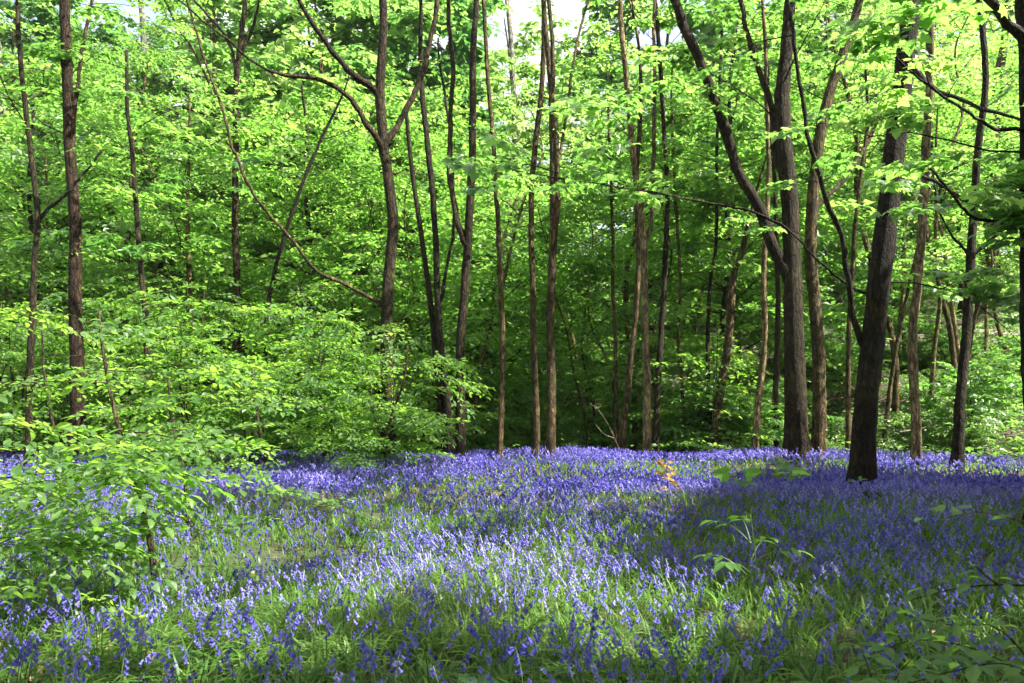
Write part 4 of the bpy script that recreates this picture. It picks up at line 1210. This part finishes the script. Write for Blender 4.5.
r = np.random.default_rng(62)
p = at(752, 600, 6.0)
st, lv = compound(None, [(170, .22, .26, .12), (40, .16, .20, .22), (100, .14, .25, .3), (-20, .22, .18, .2), (215, .2, .16, .15), (140, .2, .2, .3)], r)
herb('elder_seedling', 'elder seedling with fans of pale green leaflets in the gap before the shaded bluebells', 'seedling', (p[0], p[1]), [[(0, 0, 0), (.02, 0, .22), (.0, .0, .44)]] + st, lv, 'hornbeam', LEAF_NEAR, 'stem', .0035, 'leaflet', sc=1.5)
p = at(772, 560, 6.4)
a_ = thing('dead_stalk', 'dry brown forked stalk beside the elder seedling', 'stalk', (p[0], p[1], gz(p[0], p[1])))
for s in ([(0, 0, 0), (.0, 0, .25), (.03, 0, .52)], [(.0, 0, .22), (.05, 0, .34), (.09, 0, .42)]):
    ac = Acc(); tube(ac, smooth_line(s, 8), np.linspace(.004, .002, 8), 6); link('stem', ac.mesh('stem', [M['twig']]), a_)
p = at(858, 492, 11.4)
herb('dock_plant', 'small pale-leaved plant sprouting against the foot of the dark leaning sycamore', 'plant', (p[0], p[1]), [[(0, 0, 0), (.0, 0, .15), (.02, 0, .3)]],
     [((.0, 0, .3), -20, 15, 10, .14), ((0, 0, .28), 170, 10, -20, .14), ((0, 0, .25), 80, 20, 0, .11), ((0, 0, .2), -80, 0, 0, .12), ((.02, 0, .32), 40, 35, 0, .09)], 'hornbeam', LEAF_NEAR)
p = at(178, 658, 4.3)
herb('dock_plant', 'dock plant with one broad dark rounded leaf in the flattened grass', 'plant', (p[0], p[1]), [[(0, 0, 0), (0, -.01, .08), (.0, -.03, .13)], [(0, 0, 0), (.03, 0, .06), (.07, .02, .09)]],
     [((-.05, -.03, .13), 12, 22, 28, .15), ((.06, .02, .09), 40, 10, 10, .12), ((-.02, .03, .08), 130, 15, 0, .10)], 'dock', LEAF_NEAR)
p = at(478, 668, 3.9)
herb('dock_plant', 'dock plant with two pointed shiny leaves at the near edge of the carpet', 'plant', (p[0], p[1]), [[(0, 0, 0), (0, 0, .08), (.01, 0, .14)]],
     [((.0, 0, .14), -10, 12, 10, .13), ((0, 0, .14), 160, 18, -20, .12), ((0, 0, .12), 70, 30, 0, .10)], 'dock', LEAF_NEAR)


# brambles: arching woody stems with three-part leaves, near the lens
def bramble(name, label, stems, r, leaf=.06, gap=.09, mat='hornbeam', stem='twig', cat='bramble', trip=True):
    base = np.array(stems[0][0]); t = thing(name, label, cat, base)
    for s in stems:
        C = smooth_line(np.array(s, float), 30); ac = Acc(); tube(ac, C, np.linspace(.0038, .0016, 30), 6)
        link('stem', ac.mesh('stem', [M[stem]], base), t)
        d = np.r_[0, np.cumsum(np.linalg.norm(np.diff(C, axis=0), axis=1))]
        u = gap; k = 0; ac = Acc(); PP, AA, ZZ = [], [], []
        while u < d[-1]:
            i = min(np.searchsorted(d, u), 29); q = C[i]; dd = C[i] - C[i - 1]; az = math.atan2(dd[1], dd[0])
            sg = 1 if k % 2 else -1
            for m in ((0, 1, -1) if trip else (0,)):
                PP.append(q + np.array([math.cos(az + sg * .9), math.sin(az + sg * .9), .3]) * .035 + (np.array([0, 0, 0]) if m == 0 else .012 * np.array([math.cos(az + sg * .9 + m * 1.2), math.sin(az + sg * .9 + m * 1.2), 0])))
                AA.append((az + sg * .9 + m * 1.15 + r.normal(0, .15), r.normal(-.15, .2), r.normal(0, .25))); ZZ.append(leaf * r.uniform(.75, 1.15) * (1 if m == 0 else .85))
            u += gap * r.uniform(.7, 1.3); k += 1
        A = np.array(AA); stamp(ac, LEAF_NEAR, rot_azp(A[:, 0], A[:, 1], A[:, 2]), np.array(PP), np.array(ZZ), 0, r.uniform(.2, .9, len(PP)))
        link('foliage', ac.mesh('foliage', [M[mat]], base), t)
    return t


r = np.random.default_rng(63)
g = lambda px, py, Y: tuple(at(px, py, Y))
bramble('bramble', 'arching bramble in the shade whose reddish stem crosses the near corner of the carpet', [
    [g(1060, 700, 3.0), g(990, 655, 3.0), g(920, 640, 3.05), g(870, 655, 3.1)],
    [g(1060, 700, 3.0), g(1000, 630, 3.2), g(950, 625, 3.3), g(905, 615, 3.4)],
    [g(1060, 700, 3.0), g(1010, 665, 2.8), g(950, 672, 2.8), g(890, 690, 2.8)]], r, .085, .06)
bramble('bramble', 'leafy low bramble clump at the near edge, with upright toothed leaves', [
    [g(880, 720, 3.2), g(872, 680, 3.2), g(862, 650, 3.3)], [g(885, 720, 3.2), g(895, 680, 3.2), g(915, 655, 3.2)], [g(880, 720, 3.2), g(850, 700, 3.2), g(825, 690, 3.2)]], r, .085, .05, 'hornbeam')
bramble('hazel_twig', 'thin drooping twig with small soft leaves reaching in over the shaded bluebells', [
    [g(1080, 545, 2.2), g(1030, 524, 2.2), g(975, 512, 2.2), g(935, 522, 2.25)]], r, .065, .045, 'hornbeam', 'twig_pale', 'twig', False)
bramble('hazel_twig', 'long slack twig hanging low above the bramble, its leaflets in soft pairs', [
    [g(1070, 590, 2.6), g(1010, 585, 2.6), g(960, 588, 2.65), g(910, 600, 2.7)], [g(1000, 586, 2.6), g(985, 575, 2.6), g(972, 562, 2.6)]], r, .06, .045, 'hornbeam', 'twig', 'twig', False)


# pale dead branches lying in the hollow and on the slope
def dead_branch(label, lines, w=.018):
    base = np.array(lines[0][0]); base[2] = gz(base[0], base[1]); t = thing('fallen_branch', label, 'branch', base)
    for s in lines:
        ac = Acc(); tube(ac, smooth_line(np.array(s, float), 14), np.linspace(w, w * .4, 14), 6, 0, .05)
        link('limb', ac.mesh('limb', [M['twig_pale']], base), t)


dead_branch('pale bare dead branch propped beside the slanting thin trunk', [[g(621, 455, 17.4), g(612, 432, 17.4), g(600, 412, 17.3), g(590, 403, 17.3)], [g(614, 438, 17.4), g(604, 434, 17.3), g(596, 425, 17.2)]], .009)
dead_branch('pale thin dead branch lying at the foot of the sunlit slim trunk', [[g(752, 456, 18.2), g(735, 445, 18.3), g(718, 437, 18.4)]])
dead_branch('fallen grey bough slanting across the bank behind the thick forked trunk', [[g(735, 372, 26), g(765, 362, 26), g(790, 352, 26)]], .05)
dead_branch('long pale dead branch lying along the sunlit slope behind the slender dark trunk', [[g(900, 432, 18.5), g(940, 426, 18.6), g(985, 424, 18.6), g(1030, 430, 18.5)]], .022)

# ------------------------------------------------------------------ air
if HAZE:
    acc = Acc()
    x0, x1, y0, y1, z0, z1 = -262, 262, -152, 322, -6, 62
    V = [(x, y, z) for z in (z0, z1) for y in (y0, y1) for x in (x0, x1)]
    acc.add(V, [0, 2, 3, 1, 4, 5, 7, 6, 0, 1, 5, 4, 2, 6, 7, 3, 0, 4, 6, 2, 1, 3, 7, 5], [4] * 6)
    hm, hn, N, L = new_mat('haze')
    pv = N.new('ShaderNodeVolumePrincipled'); pv.inputs['Color'].default_value = (.95, .97, 1, 1); pv.inputs['Density'].default_value = HAZE; pv.inputs['Anisotropy'].default_value = .2
    ho = N.new('ShaderNodeOutputMaterial'); L.new(pv.outputs[0], ho.inputs['Volume'])
    tag(link('haze', acc.mesh('haze', [hm])), 'thin pale woodland air', kind='stuff')

# ------------------------------------------------------------------ light
w = bpy.data.worlds.new('World'); scene.world = w; w.use_nodes = True
nt = w.node_tree; nt.nodes.clear()
sky = nt.nodes.new('ShaderNodeTexSky'); sky.sky_type = 'NISHITA'; sky.sun_disc = False
sky.sun_elevation = SUN_EL; sky.sun_rotation = SUN_AZ; sky.air_density = 1.0; sky.dust_density = 4.5; sky.ozone_density = 1.0
bg = nt.nodes.new('ShaderNodeBackground'); bg.inputs['Strength'].default_value = .095
ou = nt.nodes.new('ShaderNodeOutputWorld')
tcw = nt.nodes.new('ShaderNodeTexCoord'); cn = nt.nodes.new('ShaderNodeTexNoise'); cn.inputs['Scale'].default_value = 3.0; cn.inputs['Detail'].default_value = 6
nt.links.new(tcw.outputs['Generated'], cn.inputs['Vector'])
cr = nt.nodes.new('ShaderNodeValToRGB'); cr.color_ramp.elements[0].position = .40; cr.color_ramp.elements[1].position = .56
nt.links.new(cn.outputs['Fac'], cr.inputs[0])
cm = nt.nodes.new('ShaderNodeMixRGB'); nt.links.new(cr.outputs[0], cm.inputs[0]); nt.links.new(sky.outputs[0], cm.inputs[1]); cm.inputs[2].default_value = (4.4, 4.45, 4.5, 1)
nt.links.new(cm.outputs[0], bg.inputs[0]); nt.links.new(bg.outputs[0], ou.inputs[0])
sl = bpy.data.lights.new('sun', 'SUN'); sl.energy = 5.0; sl.angle = R_(.53); sl.color = (1, .95, .86)
so = bpy.data.objects.new('sun', sl); COL.objects.link(so)
so.rotation_euler = Vector(SUN).to_track_quat('Z', 'Y').to_euler()
so.location = (20, -10, 40)

scene.view_settings.view_transform = 'Standard'
scene.view_settings.look = 'None'
scene.view_settings.exposure = 2.2
scene.view_settings.gamma = 1
scene.render.engine = 'CYCLES'
cy = scene.cycles
cy.max_bounces = 8; cy.diffuse_bounces = 5; cy.glossy_bounces = 2; cy.transmission_bounces = 4; cy.transparent_max_bounces = 4
cy.sample_clamp_indirect = 6
cy.use_denoising = True
cy.use_adaptive_sampling = True; cy.adaptive_threshold = .015
